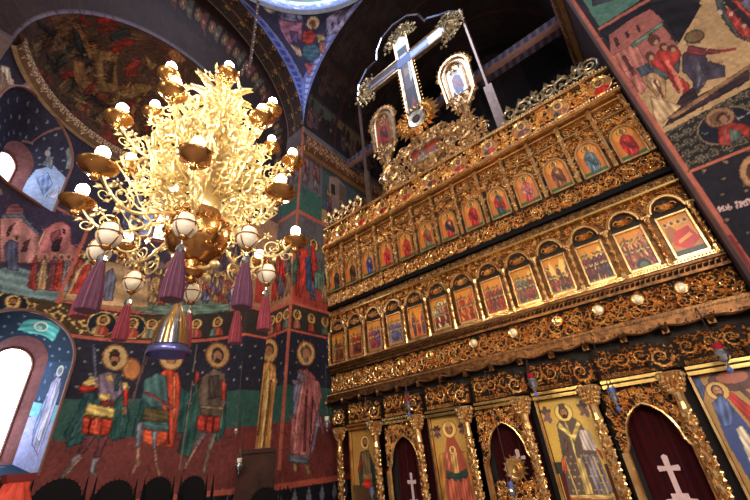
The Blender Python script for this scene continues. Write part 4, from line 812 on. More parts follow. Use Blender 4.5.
# ---- lower arcade of festal icons
RX = [-6.07 + .5663 * k for k in range(13)]
for k, x in enumerate(RX):
    fr = MB(); hw = .185
    for q in (-1, 1): fr.box(x + q * hw - .012, x + q * hw + .012, 6.28, 6.34, 3.68, 4.34)
    fr.box(x - hw, x + hw, 6.28, 6.34, 3.655, 3.69); fr.box(x - hw, x + hw, 6.28, 6.34, 4.31, 4.335)
    part('icon_frame', 'gold', fr)
    ar = MB(); ap_ = [(x + .2 * cos(a), 6.28, 4.42 + .22 * sin(a)) for a in np.linspace(0, pi, 16)]; ar.tube(ap_, .02, 5); ar.tube([(x + (p[0] - x) * 1.18, 6.29, 4.42 + (p[2] - 4.42) * 1.15) for p in ap_], .012, 4)
    scatter(ar, x - .27, x + .27, 4.42, 4.76, 6.32, 80, .045, 130 + k, lambda X, Z: ((X - x) / .24) ** 2 + ((Z - 4.42) / .27) ** 2 > 1)
    o = part('arch', 'gold', ar)
    lu = MB(); 
    for q in range(5): leaf(lu, x, 6.31, 4.42, pi * (.1 + .2 * q), .17, .8, 1.1)
    rosette(lu, x, 6.3, 4.47, .08); spiral(lu, x - .09, 6.31, 4.48, .06, 1, 1.2, 0, .1, False); spiral(lu, x + .09, 6.31, 4.48, .06, -1, 1.2, pi, .1, False); part('shell_carving', 'gold', lu, o)
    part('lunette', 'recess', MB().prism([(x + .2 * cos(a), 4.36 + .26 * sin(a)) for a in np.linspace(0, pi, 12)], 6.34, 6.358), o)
for k in range(14):
    x = RX[0] - .283 + .5663 * k; x = min(max(x, XL + .04), XR - .04); c = MB().lathe([(.045, 3.6), (.045, 3.68), (.026, 3.72), (.026, 4.3), (.045, 4.34), (.05, 4.4)], (x, 6.27, 0), 8)
    for q in range(26): leaf(c, x + .02 * sin(q * 2.1), 6.245, 3.7 + q * .025, 1.1 if q % 2 else 2.0, .05, 1.2)
    c.box(x - .06, x + .06, 6.24, 6.34, 4.38, 4.42); part('colonnette', 'gold', c)
lm = MB().box(XL, XR, 6.26, 6.36, 3.59, 3.64); beads(lm, XL, XR, 6.25, 3.615, .014, .04); part('sill_moulding', 'gold', lm)
um = MB().box(XL, XR, 6.22, 6.36, 4.765, 4.80); part('arcade_cornice', 'gold_bright', um)
for k in range(3):
    a, b = XL + k * (XR - XL) / 3, XL + (k + 1) * (XR - XL) / 3; g = MB(); carve(g, a, b, 4.8, 4.97, 6.34, 140 + k, 1.6); part('narrow_frieze', 'gold_old', g)
part('dark_ledge', 'black_wood', MB().box(XL, XR, 6.27, 6.4, 4.99, 5.07))  # coloured black to imitate the shaded underside of the projecting shelf
# ---- upper arcade with openwork below
for k in range(4):
    a, b = XL + k * (XR - XL) / 4, XL + (k + 1) * (XR - XL) / 4; g = MB(); carve(g, a, b, 5.09, 5.42, 6.33, 150 + k, 2.4); carve(g, a, b, 5.09, 5.26, 6.31, 155 + k, 1.5, False); carve(g, a, b, 5.25, 5.42, 6.31, 158 + k, 1.5, False); part('openwork_frieze', 'gold', g)
for k, x in enumerate(RX):
    o = MB().box(x - .24, x + .24, 6.3, 6.36, 6.45, 6.468).box(x - .25, x + .25, 6.28, 6.36, 6.705, 6.73)
    carve(o, x - .23, x + .23, 6.49, 6.69, 6.34, 170 + k, 3)
    o.tube([(x + .19 * cos(a), 6.29, 5.92 + .24 * sin(a)) for a in np.linspace(0, pi, 16)], .02, 5)
    for q in (-1, 1): o.box(x + q * .19 - .014, x + q * .19 + .014, 6.28, 6.36, 5.46, 5.93)
    o.box(x - .19, x + .19, 6.28, 6.36, 5.45, 5.48)
    scatter(o, x - .24, x + .24, 5.95, 6.44, 6.34, 110, .05, 190 + k, lambda X, Z: ((X - x) / .21) ** 2 + ((Z - 5.92) / .26) ** 2 > 1)
    part('niche_surround', 'gold', o)
for k in range(14):
    x = min(max(RX[0] - .283 + .5663 * k, XL + .05), XR - .05); c = MB().box(x - .032, x + .032, 6.25, 6.36, 5.44, 6.74)
    for q in range(30): leaf(c, x + random.uniform(-.03, .03), 6.245, 5.47 + q * .042, random.uniform(.3, 2.8), .085, 1.2)
    c.box(x - .045, x + .045, 6.23, 6.36, 6.42, 6.46); part('pilaster', 'gold', c)
    part('shadow_gap', 'recess', MB().box(x + .036, x + .062, 6.35, 6.358, 5.46, 6.84))  # dark sliver stands in for the shade beside the projecting pilaster
# ---- medallion beam
mb = MB().box(XL, XR, 6.16, 6.36, 6.78, 6.84); beads(mb, XL, XR, 6.15, 6.83, .02, .05); part('beam_lower_moulding', 'gold', mb)
mb = MB().box(XL, XR, 6.2, 6.36, 7.38, 7.44); beads(mb, XL, XR, 6.19, 7.42, .022, .055); part('beam_upper_moulding', 'gold', mb)
MX = [-6.43 + .722 * k for k in range(11)]; MX[0] = -6.26
for k, x in enumerate(MX):
    rr = MB().lathe([(.17, -.02), (.2, -.05), (.22, -.02), (.22, .03)], (x, 6.26, 7.12), 20, 'y')
    for q in range(12): leaf(rr, x + .2 * cos(q * pi / 6), 6.24, 7.12 + .2 * sin(q * pi / 6), q * pi / 6, .08, 1.3)
    part('roundel_frame', 'gold', rr)
    if k < 10:
        a, b = x + .24, MX[k + 1] - .24; g = MB(); 
        if b > a: carve(g, a, b, 6.88, 7.36, 6.28, 210 + k, 1.8); scatter(g, a - .05, b + .05, 6.88, 7.36, 6.27, 60, .08, 220 + k, lambda X, Z, x=x, k=k: (X - x) ** 2 + (Z - 7.12) ** 2 > .06 and (X - MX[k + 1]) ** 2 + (Z - 7.12) ** 2 > .06)
        part('roundel_spandrel', 'gold', g)
# ---- crestings left and right
def crest(x0, x1, z0, z1, seed, m, name='cresting'):
    g = MB(); n = int((x1 - x0) / .26); random.seed(seed)
    for k in range(n):
        x = x0 + (k + .5) * (x1 - x0) / n; spiral(g, x, 6.3, (z0 + z1) / 2, (z1 - z0) * .4, 1 if k % 2 else -1, 1.4, random.uniform(0, 6), .07); leaf(g, x, 6.3, z1 - .12, pi / 2, .2, 1.3)
        for q in range(16): leaf(g, x + random.uniform(-.14, .14), 6.3, random.uniform(z0, z1 - .06), random.uniform(0, 6), .1, 1.2, 1.2)
    g.box(x0, x1, 6.3, 6.34, z0 - .02, z0 + .03); g.box(x0, x1, 6.28, 6.36, z0 - .04, z0 - .01); return part(name, m, g)
crest(XL, -4.95, 7.48, 7.95, 5, 'gold_old'); part('cresting_board', 'gold_brown', MB().box(XL, -4.95, 6.34, 6.38, 7.44, 7.9)); crest(-.9, .72, 7.48, 7.9, 6, 'silver_gilt')
sp = MB(); spiral(sp, .82, 6.28, 7.72, .2, 1, 2.2, 2, .08, False); part('corner_scroll', 'silver_gilt', sp)
cc = -2.87
# pedestal of carving under the cross, with a small painted predella
g = MB()
def okc(X, Z): t = abs(X - cc); return Z < 8.75 - .55 * max(0, t - .3) and Z < 8.6 + .1 * cos(t * 5) and not (t < .42 and 7.9 < Z < 8.3)
scatter(g, cc - 1.3, cc + 1.3, 7.46, 8.75, 6.3, 520, .12, 9, okc)
for s in (-1, 1):
    spiral(g, cc + s * 1.0, 6.28, 8.0, .3, -s, 1.6, pi / 2, .07); spiral(g, cc + s * .55, 6.28, 8.45, .2, s, 1.6, 0, .07)
g.box(cc - .42, cc + .42, 6.26, 6.36, 7.84, 7.9).box(cc - .42, cc + .42, 6.26, 6.36, 8.3, 8.36).prism([(cc - .5, 7.46), (cc + .5, 7.46), (cc + .42, 8.7), (cc - .42, 8.7)], 6.36, 6.4)
part('cross_pedestal', 'gold_old', g)
# ------------------------------------------------------------------ icons: every painted panel is a thing of its own
def panel(name, label, cat, x, z0, z1, w, y, base, painter, group, ce=.0095, top='flat', board='wood'):
    nx, nz = int(w / ce), int((z1 - z0) / ce)
    X = np.linspace(x - w / 2, x + w / 2, nx); Z = np.linspace(z0, z1, nz)
    P = np.stack([np.broadcast_to(X, (nz, nx)), np.full((nz, nx), y), np.broadcast_to(Z[:, None], (nz, nx))], -1)
    cv = Cv(P, base); painter(cv)
    t = thing(name, label, cat, (x, y, z0), group); mask = None
    if top == 'arch': zs = z1 - w * .55; mask = (Z[:, None] > zs) & (((X[None] - x) / (w / 2)) ** 2 + ((Z[:, None] - zs) / (z1 - zs)) ** 2 > 1)
    if top == 'round': mask = ((X[None] - x) / (w / 2)) ** 2 + ((Z[:, None] - (z0 + z1) / 2) / ((z1 - z0) / 2)) ** 2 > 1
    cv.mesh('painting', 'icon_paint', t, mask=mask)
    if top == 'flat': o = [(x - w / 2, z0), (x + w / 2, z0), (x + w / 2, z1), (x - w / 2, z1)]
    elif top == 'arch': zs = z1 - w * .55; o = [(x - w / 2, z0), (x + w / 2, z0)] + [(x + w / 2 * cos(a), zs + (z1 - zs) * sin(a)) for a in np.linspace(0, pi, 12)]
    else: o = [(x + w / 2 * cos(a), (z0 + z1) / 2 + (z1 - z0) / 2 * sin(a)) for a in np.arange(20) * pi / 10]
    MB().prism(o, y + .002, y + .02).build('board', board, t); return t
ORD = ['first', 'second', 'third', 'fourth', 'fifth', 'sixth', 'seventh', 'eighth', 'ninth', 'tenth', 'eleventh', 'twelfth', 'thirteenth']
UP = [((60, 52, 60), (44, 40, 46), 'dark-robed'), ((84, 58, 44), (50, 38, 34), 'brown-robed'), ((60, 74, 120), (70, 60, 110), 'blue-robed'), ((176, 40, 40), (190, 52, 60), 'crimson-robed'), ((150, 44, 38), (176, 60, 48), 'red-robed'), ((104, 96, 66), (150, 66, 50), 'olive-robed'), ((170, 50, 40), (40, 50, 52), 'red-and-black-robed'),
      ((170, 38, 34), (150, 30, 30), 'deep red-robed'), ((50, 70, 62), (170, 44, 38), 'green-and-red-robed'), ((184, 70, 60), (190, 120, 110), 'rose-robed'), ((130, 80, 44), (106, 58, 36), 'ochre-robed'), ((92, 110, 120), (80, 100, 104), 'grey-blue-robed'), ((176, 40, 34), (150, 30, 30), 'scarlet-robed')]
for k, x in enumerate(RX):
    def pt(cv, k=k):
        M = lambda u, v: (u * cv.ni, v * cv.nj); cv.fill([M(0, 0), M(1, 0), M(1, 1), M(0, 1)], (184, 104, 46)); cv.ell(M(.5, .75), cv.ni * .4, cv.nj * .22, (206, 134, 64)); cv.fill([M(0, 0), M(1, 0), M(1, .13), M(0, .13)], (52, 92, 50))
        saint(cv, lambda u, v: M(u, .04 + v * .9), .55, UP[k][0], UP[k][1], (226, 178, 98), pose=k % 4)
    panel('icon', f'arched icon of a {UP[k][2]} saint, {ORD[k]} from left in the upper arcade', 'icon', x, 5.48, 6.17, .37, 6.33, (200, 130, 60), pt, 'saint icons of the upper arcade', top='arch')
LO = [((150, 84, 40), (90, 92, 60), (120, 50, 36), 'dark green and orange scene'), ((196, 84, 40), (170, 40, 30), (70, 50, 40), 'orange and red scene'), ((180, 110, 60), (80, 72, 130), (170, 50, 50), 'violet and red scene'), ((190, 130, 70), (120, 110, 130), (80, 84, 130), 'scene with grey and blue robes'), ((206, 110, 50), (90, 74, 88), (190, 60, 40), 'orange scene with a dark robed figure'), ((206, 170, 100), (150, 50, 44), (190, 176, 140), 'gold scene with a pale aureole'),
      ((190, 70, 40), (170, 36, 30), (210, 120, 60), 'fiery red scene'), ((196, 90, 50), (170, 44, 34), (110, 50, 50), 'red robed group scene'), ((200, 150, 80), (160, 50, 40), (90, 100, 90), 'scene with two facing groups'), ((206, 160, 76), (60, 60, 60), (150, 60, 40), 'scene with two golden peaks'), ((210, 166, 90), (120, 36, 44), (70, 44, 60), 'gold sky scene over a dark crowd'), ((170, 90, 60), (150, 44, 40), (190, 130, 70), 'rows of figures above a dark arch'), ((196, 120, 56), (190, 36, 28), (80, 60, 44), 'scene with a large reclining red figure')]
for k, x in enumerate(RX):
    def pt(cv, k=k):
        r = random.Random(30 + k); a, b, c, _ = LO[k]; W, H = cv.ni, cv.nj; M = lambda u, v: (u * W, v * H)
        cv.fill([M(0, 0), M(1, 0), M(1, 1), M(0, 1)], (214, 140, 56)); cv.fill([M(0, 0), M(1, 0), M(1, .45), M(.5, .6), M(0, .5)], a)
        cv.fill([M(0, .35), M(.1, .75), M(.25, .9), M(.35, .7), M(.5, .5)], dark(a, .8)); cv.fill([M(.5, .4), M(.7, .8), M(.85, .92), M(1, .6), M(1, .4)], lite(a, 1.1))
        if k == 9: cv.fill([M(.05, .4), M(.25, .95), M(.45, .5)], (232, 190, 100)); cv.fill([M(.5, .5), M(.75, .97), M(.98, .4)], (232, 190, 100))
        if k == 5: cv.ell(M(.5, .72), W * .3, H * .22, (120, 60, 50)); cv.ell(M(.5, .72), W * .25, H * .18, (226, 206, 170)); saint(cv, lambda u, v: M(.3 + u * .4, .52 + v * .36), .5, (200, 180, 150), (190, 150, 120))
        if k == 12:
            for q in range(4): cv.ell(M(.15 + q * .22, .82), W * .11, H * .07, (224, 172, 90)); cv.ell(M(.15 + q * .22, .82), W * .06, H * .045, (110, 60, 44))
            cv.fill([M(.1, .3), M(.3, .6), M(.8, .66), M(.95, .3), M(.5, .1)], (200, 36, 26)); cv.fill([M(.3, .38), M(.75, .5), M(.8, .42), M(.3, .3)], (232, 150, 70)); cv.fill([M(0, 0), M(1, 0), M(1, .14), M(0, .14)], (50, 60, 44)); return
        n = 5 if k not in (4,) else 3
        for row, (bz, hh) in enumerate(((.3, .5), (.04, .5))):
            for q in range(n):
                u = (q + .5) / n + r.uniform(-.04, .04); cc_ = r.choice([b, c, dark(b, .7), lite(c, 1.1)])
                if row == 0 and k in (0, 4, 9) and q % 2: continue
                saint(cv, lambda s, v, u=u, bz=bz, hh=hh: M(u + (s - .5) * hh * .75, bz + v * hh), .42, cc_, r.choice([b, c]), (226, 176, 96), beard=False)
        if k == 11: cv.ell(M(.5, .06), W * .25, H * .2, (40, 34, 36)); cv.ell(M(.5, .05), W * .15, H * .12, (80, 90, 60))
    panel('icon', f'{LO[k][3]}, icon {ORD[k]} from left in the lower arcade', 'icon', x, 3.69, 4.31, .345, 6.33, (200, 130, 60), pt, 'festal icons of the lower arcade')
MC = [(150, 60, 44), (170, 70, 44), (190, 52, 44), (150, 36, 30), (170, 60, 40), (120, 50, 40), (176, 50, 40), (190, 56, 44), (120, 70, 50), (150, 90, 56), (206, 30, 24)]
MN = ['brown', 'rust', 'rose', 'deep red', 'rust red', 'dark brown', 'red', 'pale red', 'olive brown', 'ochre', 'bright red']
for k, x in enumerate(MX):
    def pt(cv, k=k):
        M = lambda u, v: (u * cv.ni, v * cv.nj); cv.fill([M(0, 0), M(1, 0), M(1, 1), M(0, 1)], (190, 124, 60)); bust(cv, M, 1., MC[k], (222, 172, 92), mantle=(60, 60, 50) if k % 2 else None)
    panel('round_icon', f'round icon of a saint in {MN[k]}, {ORD[k]} from left on the top beam', 'icon', x, 6.93, 7.31, .38, 6.24, (190, 124, 60), pt, 'round icons on the top beam', top='round')
# great icons of the lower tier
def bayx(k): return (COLX[k] + .2 + COLX[k + 1] - .1) / 2
def wseraph(cv, M, x, y, s, c=(70, 50, 60)):
    for a in (.5, 2.6, 1.2, 1.9, 3.9, 5.5, 4.7): cv.ell(M(x + s * .45 * cos(a), y + s * .26 * sin(a)), cv.ni * s * .55, cv.ni * s * .26, c if a < 3 else lite(c, 1.2), a)
    cv.ell(M(x, y), cv.ni * s * .3, cv.ni * s * .3, (150, 96, 66))
def face(cv, cx, cy, r, halo=(232, 190, 108), hair=(66, 40, 30), skin=(166, 112, 76), beard=True, cap=None):
    e = lambda x, y, a, b, c: cv.ell((cx + x * r, cy + y * r), a * r, b * r, c)
    e(0, 0, 2.25, 2.25, (96, 52, 34)); e(0, 0, 2.1, 2.1, halo); e(0, 0, 1.9, 1.9, lite(halo, 1.05)); e(0, .1, 1.15, 1.4, hair)
    if beard: e(0, -.75, .8, .75, hair)
    e(0, 0, .82, 1.12, skin); e(.1, .1, .45, .8, lite(skin, 1.15)); e(0, -.85, .55, .4, hair) if beard else None
    for s_ in (-1, 1): e(s_ * .34, .2, .2, .1, (46, 28, 24)); e(s_ * .34, .42, .26, .06, (60, 36, 28))
    cv.line([(cx, cy + .2 * r), (cx + .06 * r, cy - .2 * r)], max(1, .14 * r), dark(skin, .6)); e(0, -.5, .25, .09, (130, 50, 44))
    if cap: cv.fill([(cx - .9 * r, cy + .7 * r), (cx + .9 * r, cy + .7 * r), (cx + .8 * r, cy + 1.9 * r), (cx, cy + 2.2 * r), (cx - .8 * r, cy + 1.9 * r)], cap)
def p0(cv):
    W, H = cv.ni, cv.nj; M = lambda u, v: (u * W, v * H); cv.fill([M(0, 0), M(1, 0), M(1, 1), M(0, 1)], (196, 146, 72)); cv.fill([M(0, 0), M(1, 0), M(1, .32), M(0, .34)], (92, 66, 44), 1, .15)
    cv.fill([M(.3, .72), M(.62, .74), M(.84, .5), (M(.9, .2)), M(.72, .12), M(.6, .5), M(.2, .3), M(.16, .5)], (40, 62, 56), 1, .15); cv.fill([M(.36, .36), M(.34, .7), M(.5, .74), M(.66, .7), M(.64, .36)], (120, 96, 64), 1, .15); cv.fill([M(.34, .3), M(.66, .3), M(.68, .42), M(.34, .42)], (206, 54, 36), 1, .15); cv.fill([M(.3, .4), M(.7, .4), M(.68, .46), M(.34, .46)], (150, 120, 76), 1, .15)
    cv.fill([M(.38, .3), M(.46, .3), M(.46, .04), M(.4, .04)], (110, 60, 44), 1, .15); cv.fill([M(.56, .3), M(.64, .3), M(.64, .04), M(.57, .04)], (110, 60, 44), 1, .15); cv.fill([M(.14, .5), M(.3, .68), M(.34, .6), (M(.2, .44))], (150, 50, 40), 1, .15)
    face(cv, *M(.5, .83), W * .085)
def p2(cv):
    W, H = cv.ni, cv.nj; M = lambda u, v: (u * W, v * H); cv.fill([M(0, 0), M(1, 0), M(1, 1), M(0, 1)], (204, 158, 78)); cv.fill([M(0, 0), M(.26, 0), M(.3, .62), M(.1, .6), M(0, .5)], (178, 122, 60), 1, .15); cv.fill([M(1, 0), M(.74, 0), M(.7, .62), M(.9, .6), M(1, .5)], (178, 122, 60), 1, .15)
    cv.fill([M(.28, .62), M(.4, .78), M(.6, .78), M(.74, .62), M(.84, .36), M(.86, .1), M(.12, .1), M(.16, .36)], (172, 80, 60), 1, .15); cv.fill([M(.2, .36), M(.4, .3), M(.5, .34), M(.62, .3), M(.82, .38), M(.8, .44), M(.5, .4), M(.22, .44)], (46, 66, 58), 1, .15); cv.fill([M(.22, .08), M(.5, .04), M(.8, .1), M(.7, .16), M(.3, .16)], (40, 60, 52), 1, .15)
    cv.fill([M(.18, .12), M(.2, .34), (M(.36, .36)), M(.48, .3), M(.48, .1)], (188, 96, 72), 1, .15); cv.fill([M(.54, .12), M(.54, .3), M(.66, .36), M(.8, .32), M(.82, .12)], (184, 92, 70), 1, .15); cv.fill([M(.42, .4), M(.4, .62), M(.5, .68), M(.62, .6), M(.58, .4)], (206, 156, 88), 1, .15); cv.fill([M(.3, .4), M(.26, .6), M(.34, .7), M(.38, .5)], (214, 120, 96), 1, .15)
    face(cv, *M(.5, .85), W * .095, hair=(130, 54, 46), beard=False, cap=(206, 160, 92)); face(cv, *M(.5, .63), W * .045, beard=False); wseraph(cv, M, .13, .84, .15); wseraph(cv, M, .87, .84, .13)
    cv.fill([M(.3, .0), M(.7, .0), M(.74, .05), M(.26, .05)], (196, 84, 60), 1, .15)
def p4(cv):
    W, H = cv.ni, cv.nj; M0 = lambda u, v: (u * W, v * H); M = lambda u, v: ((.5 + (u - .5) * (1.22 if .15 < u < .85 else 1)) * W, v * H); cv.fill([M(0, 0), M(1, 0), M(1, 1), M(0, 1)], (222, 178, 84))
    for (a, b, c_, d, col) in ((.02, 0, .2, .36, (90, 30, 34)), (.0, .34, .12, .44, (44, 62, 54)), (.84, 0, 1, .4, (84, 34, 30))): cv.fill([M(a, b), M(c_, b), M(c_, d), M(a, d)], col)
    cv.fill([M(.3, .76), M(.42, .82), M(.58, .82), M(.7, .76), M(.8, .5), M(.86, .14), M(.16, .14), M(.24, .5)], (96, 78, 66), 1, .15); cv.fill([M(.3, .76), M(.42, .82), M(.5, .76), M(.48, .6), M(.3, .6)], (76, 58, 56), 1, .15)
    cv.fill([M(.3, .76), M(.42, .82), M(.58, .82), M(.7, .76), M(.8, .5), M(.86, .14), M(.16, .14), M(.24, .5)], (104, 84, 74), 1, .22)
    cv.fill([M(.56, .5), M(.8, .46), M(.84, .18), M(.6, .16)], (130, 116, 122), 1, .2)
    for a in range(7):
        for b in range(6):
            u, w_ = .25 + a * .085 + (b % 2) * .04, .2 + b * .055; cv.fill([M(u - .018, w_ - .002), M(u + .018, w_ - .002), M(u + .018, w_ + .004), M(u - .018, w_ + .004)], (200, 166, 112), 1, .15); cv.fill([M(u - .004, w_ - .01), M(u + .004, w_ - .01), M(u + .004, w_ + .012), M(u - .004, w_ + .012)], (200, 166, 112), 1, .15)
    cv.fill([M(.44, .46), M(.54, .46), M(.56, .14), M(.42, .14)], (206, 172, 104), 1, .15); cv.fill([M(.18, .13), M(.84, .13), M(.85, .17), M(.17, .17)], (214, 180, 110), 1, .15); cv.line([M(.26, .48), M(.3, .17)], 2, (214, 180, 110)); cv.line([M(.72, .46), M(.76, .17)], 2, (214, 180, 110))
    cv.fill([M(.44, .8), M(.47, .8), M(.5, .62), M(.47, .45), M(.44, .45)], (226, 196, 120), 1, .15); cv.fill([M(.3, .74), M(.36, .78), M(.5, .66), M(.66, .78), M(.7, .74), M(.52, .6)], (226, 190, 110), 1, .15)
    cv.fill([M(.6, .52), M(.84, .5), M(.86, .68), M(.62, .7)], (206, 184, 170), 1, .15); cv.fill([M(.84, .44), M(.94, .44), M(.94, .5), M(.86, .54)], (196, 44, 44), 1, .15); cv.fill([M(.26, .5), M(.36, .64), M(.4, .6), (M(.34, .48))], (110, 80, 70), 1, .15); cv.fill([M(.14, .46), M(.26, .48), M(.26, .36), M(.16, .36)], (206, 92, 60), 1, .15)
    cv.fill([M(.16, .04), M(.86, .04), M(.86, .13), M(.16, .15)], (190, 86, 50), 1, .15); cv.fill([M(.1, .0), M(.9, .0), M(.86, .05), M(.14, .05)], (150, 56, 36), 1, .15); face(cv, *M(.48, .86), W * .085, halo=(236, 198, 110), cap=(96, 74, 62))
    wseraph(cv, M, .14, .86, .17, (96, 70, 76)); wseraph(cv, M, .85, .87, .16, (96, 70, 76))
def p6(cv):
    W, H = cv.ni, cv.nj; M = lambda u, v: (u * W, v * H); cv.fill([M(0, 0), M(1, 0), M(1, 1), M(0, 1)], (176, 132, 74)); cv.ell(M(.55, .93), W * .36, H * .09, (92, 50, 46)); cv.ell(M(.55, .95), W * .22, H * .05, (176, 100, 76)); cv.fill([M(0, .8), M(.12, .9), M(.1, 1), M(0, 1)], (60, 76, 120), 1, .15)
    cv.fill([M(.5, .9), M(.58, .9), M(1.1, .35), M(1.04, .3)], (84, 54, 44), 1, .15); cv.fill([M(.1, .78), M(.3, .84), M(.42, .6), M(.5, .2), M(.5, 0), M(.12, 0), M(.04, .5)], (62, 76, 128), 1, .15); cv.fill([M(.24, .58), M(.34, .6), M(.5, .3), M(.62, .0), M(.34, 0), M(.2, .35)], (206, 190, 166), 1, .15); cv.fill([M(.34, .84), M(.44, .84), M(.7, .62), M(.86, .42), M(.7, .4), M(.5, .54)], (180, 34, 34), 1, .15)
    cv.fill([M(.4, .5), M(.5, .5), M(.8, .1), M(.8, 0), M(.62, 0)], (44, 46, 66), 1, .15); cv.fill([M(.16, .62), M(.3, .7), M(.32, .74), M(.2, .72)], (176, 116, 92), 1, .15); face(cv, *M(.26, .86), W * .075, halo=(206, 160, 88)); cv.fill([M(.1, .78), M(.3, .84), M(.34, .7), M(.2, .6), M(.1, .6)], (84, 100, 150), 1, .2)
for k, pf, lab in ((0, p0, 'tall icon of a soldier saint in green cloak and red tunic, leftmost great icon'), (2, p2, 'great icon of an enthroned mother in rose robes holding a child on her lap'), (4, p4, 'great gold icon of a bearded bishop in vestments with an open book'), (6, p6, 'great icon of a figure in blue robe and white apron, beside the right pier')):
    panel('great_icon', lab, 'icon', bayx(k), .7, 2.17, .67, 6.37, (200, 150, 80), pf, None, ce=.0085)
# predella under the cross
def pp(cv):
    M = lambda u, v: (u * cv.ni, v * cv.nj); crowd(cv, 0, cv.ni, 0, cv.nj, 4, base=(150, 60, 44), pal=[(170, 40, 36), (200, 170, 120), (60, 80, 70)], n=5)
panel('icon', 'small wide red icon set in the carving under the tall cross', 'icon', cc, 7.91, 8.29, .8, 6.33, (120, 60, 44), pp, None, ce=.014)
# ---- cross
cr = thing('crucifix', 'tall painted wooden cross with gilt leafy ends standing on top of the icon screen', 'cross', (cc, 6.3, 8.75))
body = MB().box(cc - .23, cc + .23, 6.26, 6.36, 9.4, 12.95).box(cc - 1.4, cc + 1.4, 6.26, 6.36, 11.52, 11.98); body.build('cross_body', 'gold_old', cr)
ed = MB()
for s in (-1, 1):
    ed.tube([(cc + s * .23, 6.25, z) for z in (9.4, 11.5)], .028, 5).tube([(cc + s * .23, 6.25, z) for z in (12.0, 12.95)], .028, 5).tube([(cc + s * x, 6.25, 11.98) for x in (.23, 1.4)], .028, 5).tube([(cc + s * x, 6.25, 11.52) for x in (.23, 1.4)], .028, 5)
    for q in range(14): leaf(ed, cc + s * .25, 6.28, 9.5 + q * .15, 0 if s > 0 else pi, .09, 1.4)
ed.build('gilt_edge', 'gold_old', cr)
P = np.array([[(cc - .17 + .34 * i / 20, 6.253, 9.5 + 3.4 * j / 200) for i in range(21)] for j in range(201)]); v = Cv(P, (32, 38, 54))
v.fill([(0, 170), (21, 170), (21, 201), (0, 201)], (220, 230, 240)); v.fill([(4, 60), (17, 60), (18, 150), (3, 150)], (96, 80, 92)); v.fill([(14, 70), (20, 80), (20, 140), (16, 140)], (200, 214, 206)); v.fill([(4, 10), (17, 10), (16, 60), (5, 60)], (54, 46, 50)); v.fill([(6, 90), (16, 96), (14, 110), (6, 112)], (150, 120, 106)); v.fill([(6, 12), (16, 20), (12, 40)], (130, 60, 54)); v.fill([(3, 138), (18, 138), (18, 150), (3, 150)], (196, 210, 232)); v.mesh('painted_face', 'cross_paint', cr)
P = np.array([[(cc - 1.36 + 2.72 * i / 160, 6.249, 11.57 + .36 * j / 22) for i in range(161)] for j in range(23)]); v = Cv(P, (84, 104, 160))
v.fill([(0, 0), (66, 0), (66, 23), (0, 23)], (40, 44, 70)); v.fill([(4, 6), (60, 4), (60, 10), (4, 12)], (150, 120, 100)); v.fill([(94, 4), (156, 8), (156, 18), (94, 18)], (170, 190, 226)); v.fill([(130, 0), (161, 0), (161, 23), (130, 23)], (230, 236, 244)); v.mesh('painted_arm', 'cross_paint', cr)
def cluster(x, z, a0, name='leaf_finial'):
    g = MB()
    for q in range(-3, 4): leaf(g, x, 6.3, z, a0 + q * .5, .5 - .04 * abs(q), .8, .9)
    for q in range(-2, 3): spiral(g, x + .34 * cos(a0 + q * .75), 6.3, z + .34 * sin(a0 + q * .75), .15, 1 if q > 0 else -1, 1.3, a0, .09); rosette(g, x + .5 * cos(a0 + q * .6), 6.28, z + .5 * sin(a0 + q * .6), .17)
    for q in range(40): a = a0 + random.uniform(-1.9, 1.9); rr = random.uniform(.15, .62); leaf(g, x + rr * cos(a), 6.3, z + rr * sin(a), a + random.uniform(-1, 1), .15, 1.2, 1.2)
    g.build(name, 'silver_gilt', cr)
cluster(cc, 12.85, pi / 2); cluster(cc - 1.3, 11.75, pi); cluster(cc + 1.3, 11.75, 0)
ov = MB().lathe([(.12, -.03), (.3, -.05), (.34, 0), (.2, .05)], (0, 0, 0), 20, 'y'); V = ov.V[0] * (.8, 1, .9) + (cc, 6.28, 9.25); ov.V[0] = V; ov.build('oval_base', 'silver_gilt', cr)
MB().lathe([(.01, -.01), (.12, -.01), (.12, .01)], (cc, 6.24, 9.25), 14, 'y').build('oval_painting', 'wood', cr)
g = MB()
for q in range(22):
    a = q * 2 * pi / 22
    if abs(sin(a) - 1) < .2: continue
    leaf(g, cc + .28 * cos(a), 6.31, 9.25 + .25 * sin(a), a, .42, .55, 1.)
for q in range(22): leaf(g, cc + .3 * cos(q * .285 + .14), 6.27, 9.25 + .28 * sin(q * .285 + .14), q * .285, .25, .7)
g.box(cc - .1, cc + .1, 6.26, 6.36, 8.7, 9.05); g.build('ray_collar', 'gold', cr)
# glazing hoop round the cross
hp = thing('arched_frame', 'slender grey metal frame with a double-curved top, around the tall cross', 'frame', (cc, 6.45, 7.45))
L = [(-1.99, 11.9), (-1.93, 12.5), (-1.6, 12.9), (-1.05, 13.0), (-.98, 13.4), (-.75, 13.85), (-.3, 14.05), (.2, 14.0), (.62, 13.7), (.85, 13.2), (.88, 12.95), (1.05, 13.05), (1.35, 12.9), (1.65, 12.6), (1.87, 12.15)]
L = [(-1.95, 11.9), (-1.85, 12.5), (-1.45, 12.95), (-1.02, 12.98), (-.97, 13.4), (-.7, 13.85), (-.2, 14.03), (.35, 13.9), (.72, 13.5), (.86, 12.95), (.97, 12.97), (1.3, 12.7), (1.6, 12.5), (1.86, 12.15)]
MB().tube([(cc + a, 6.4, b) for a, b in L], .045, 6).build('top_rail', 'silver', hp)
for s, x, zt in ((-1, -1.93, 11.95), (1, 1.88, 12.2)):
    MB().tube([(cc + x, 6.4, 7.45), (cc + x, 6.4, zt)], .05, 6).build('post', 'frame_grey', hp)
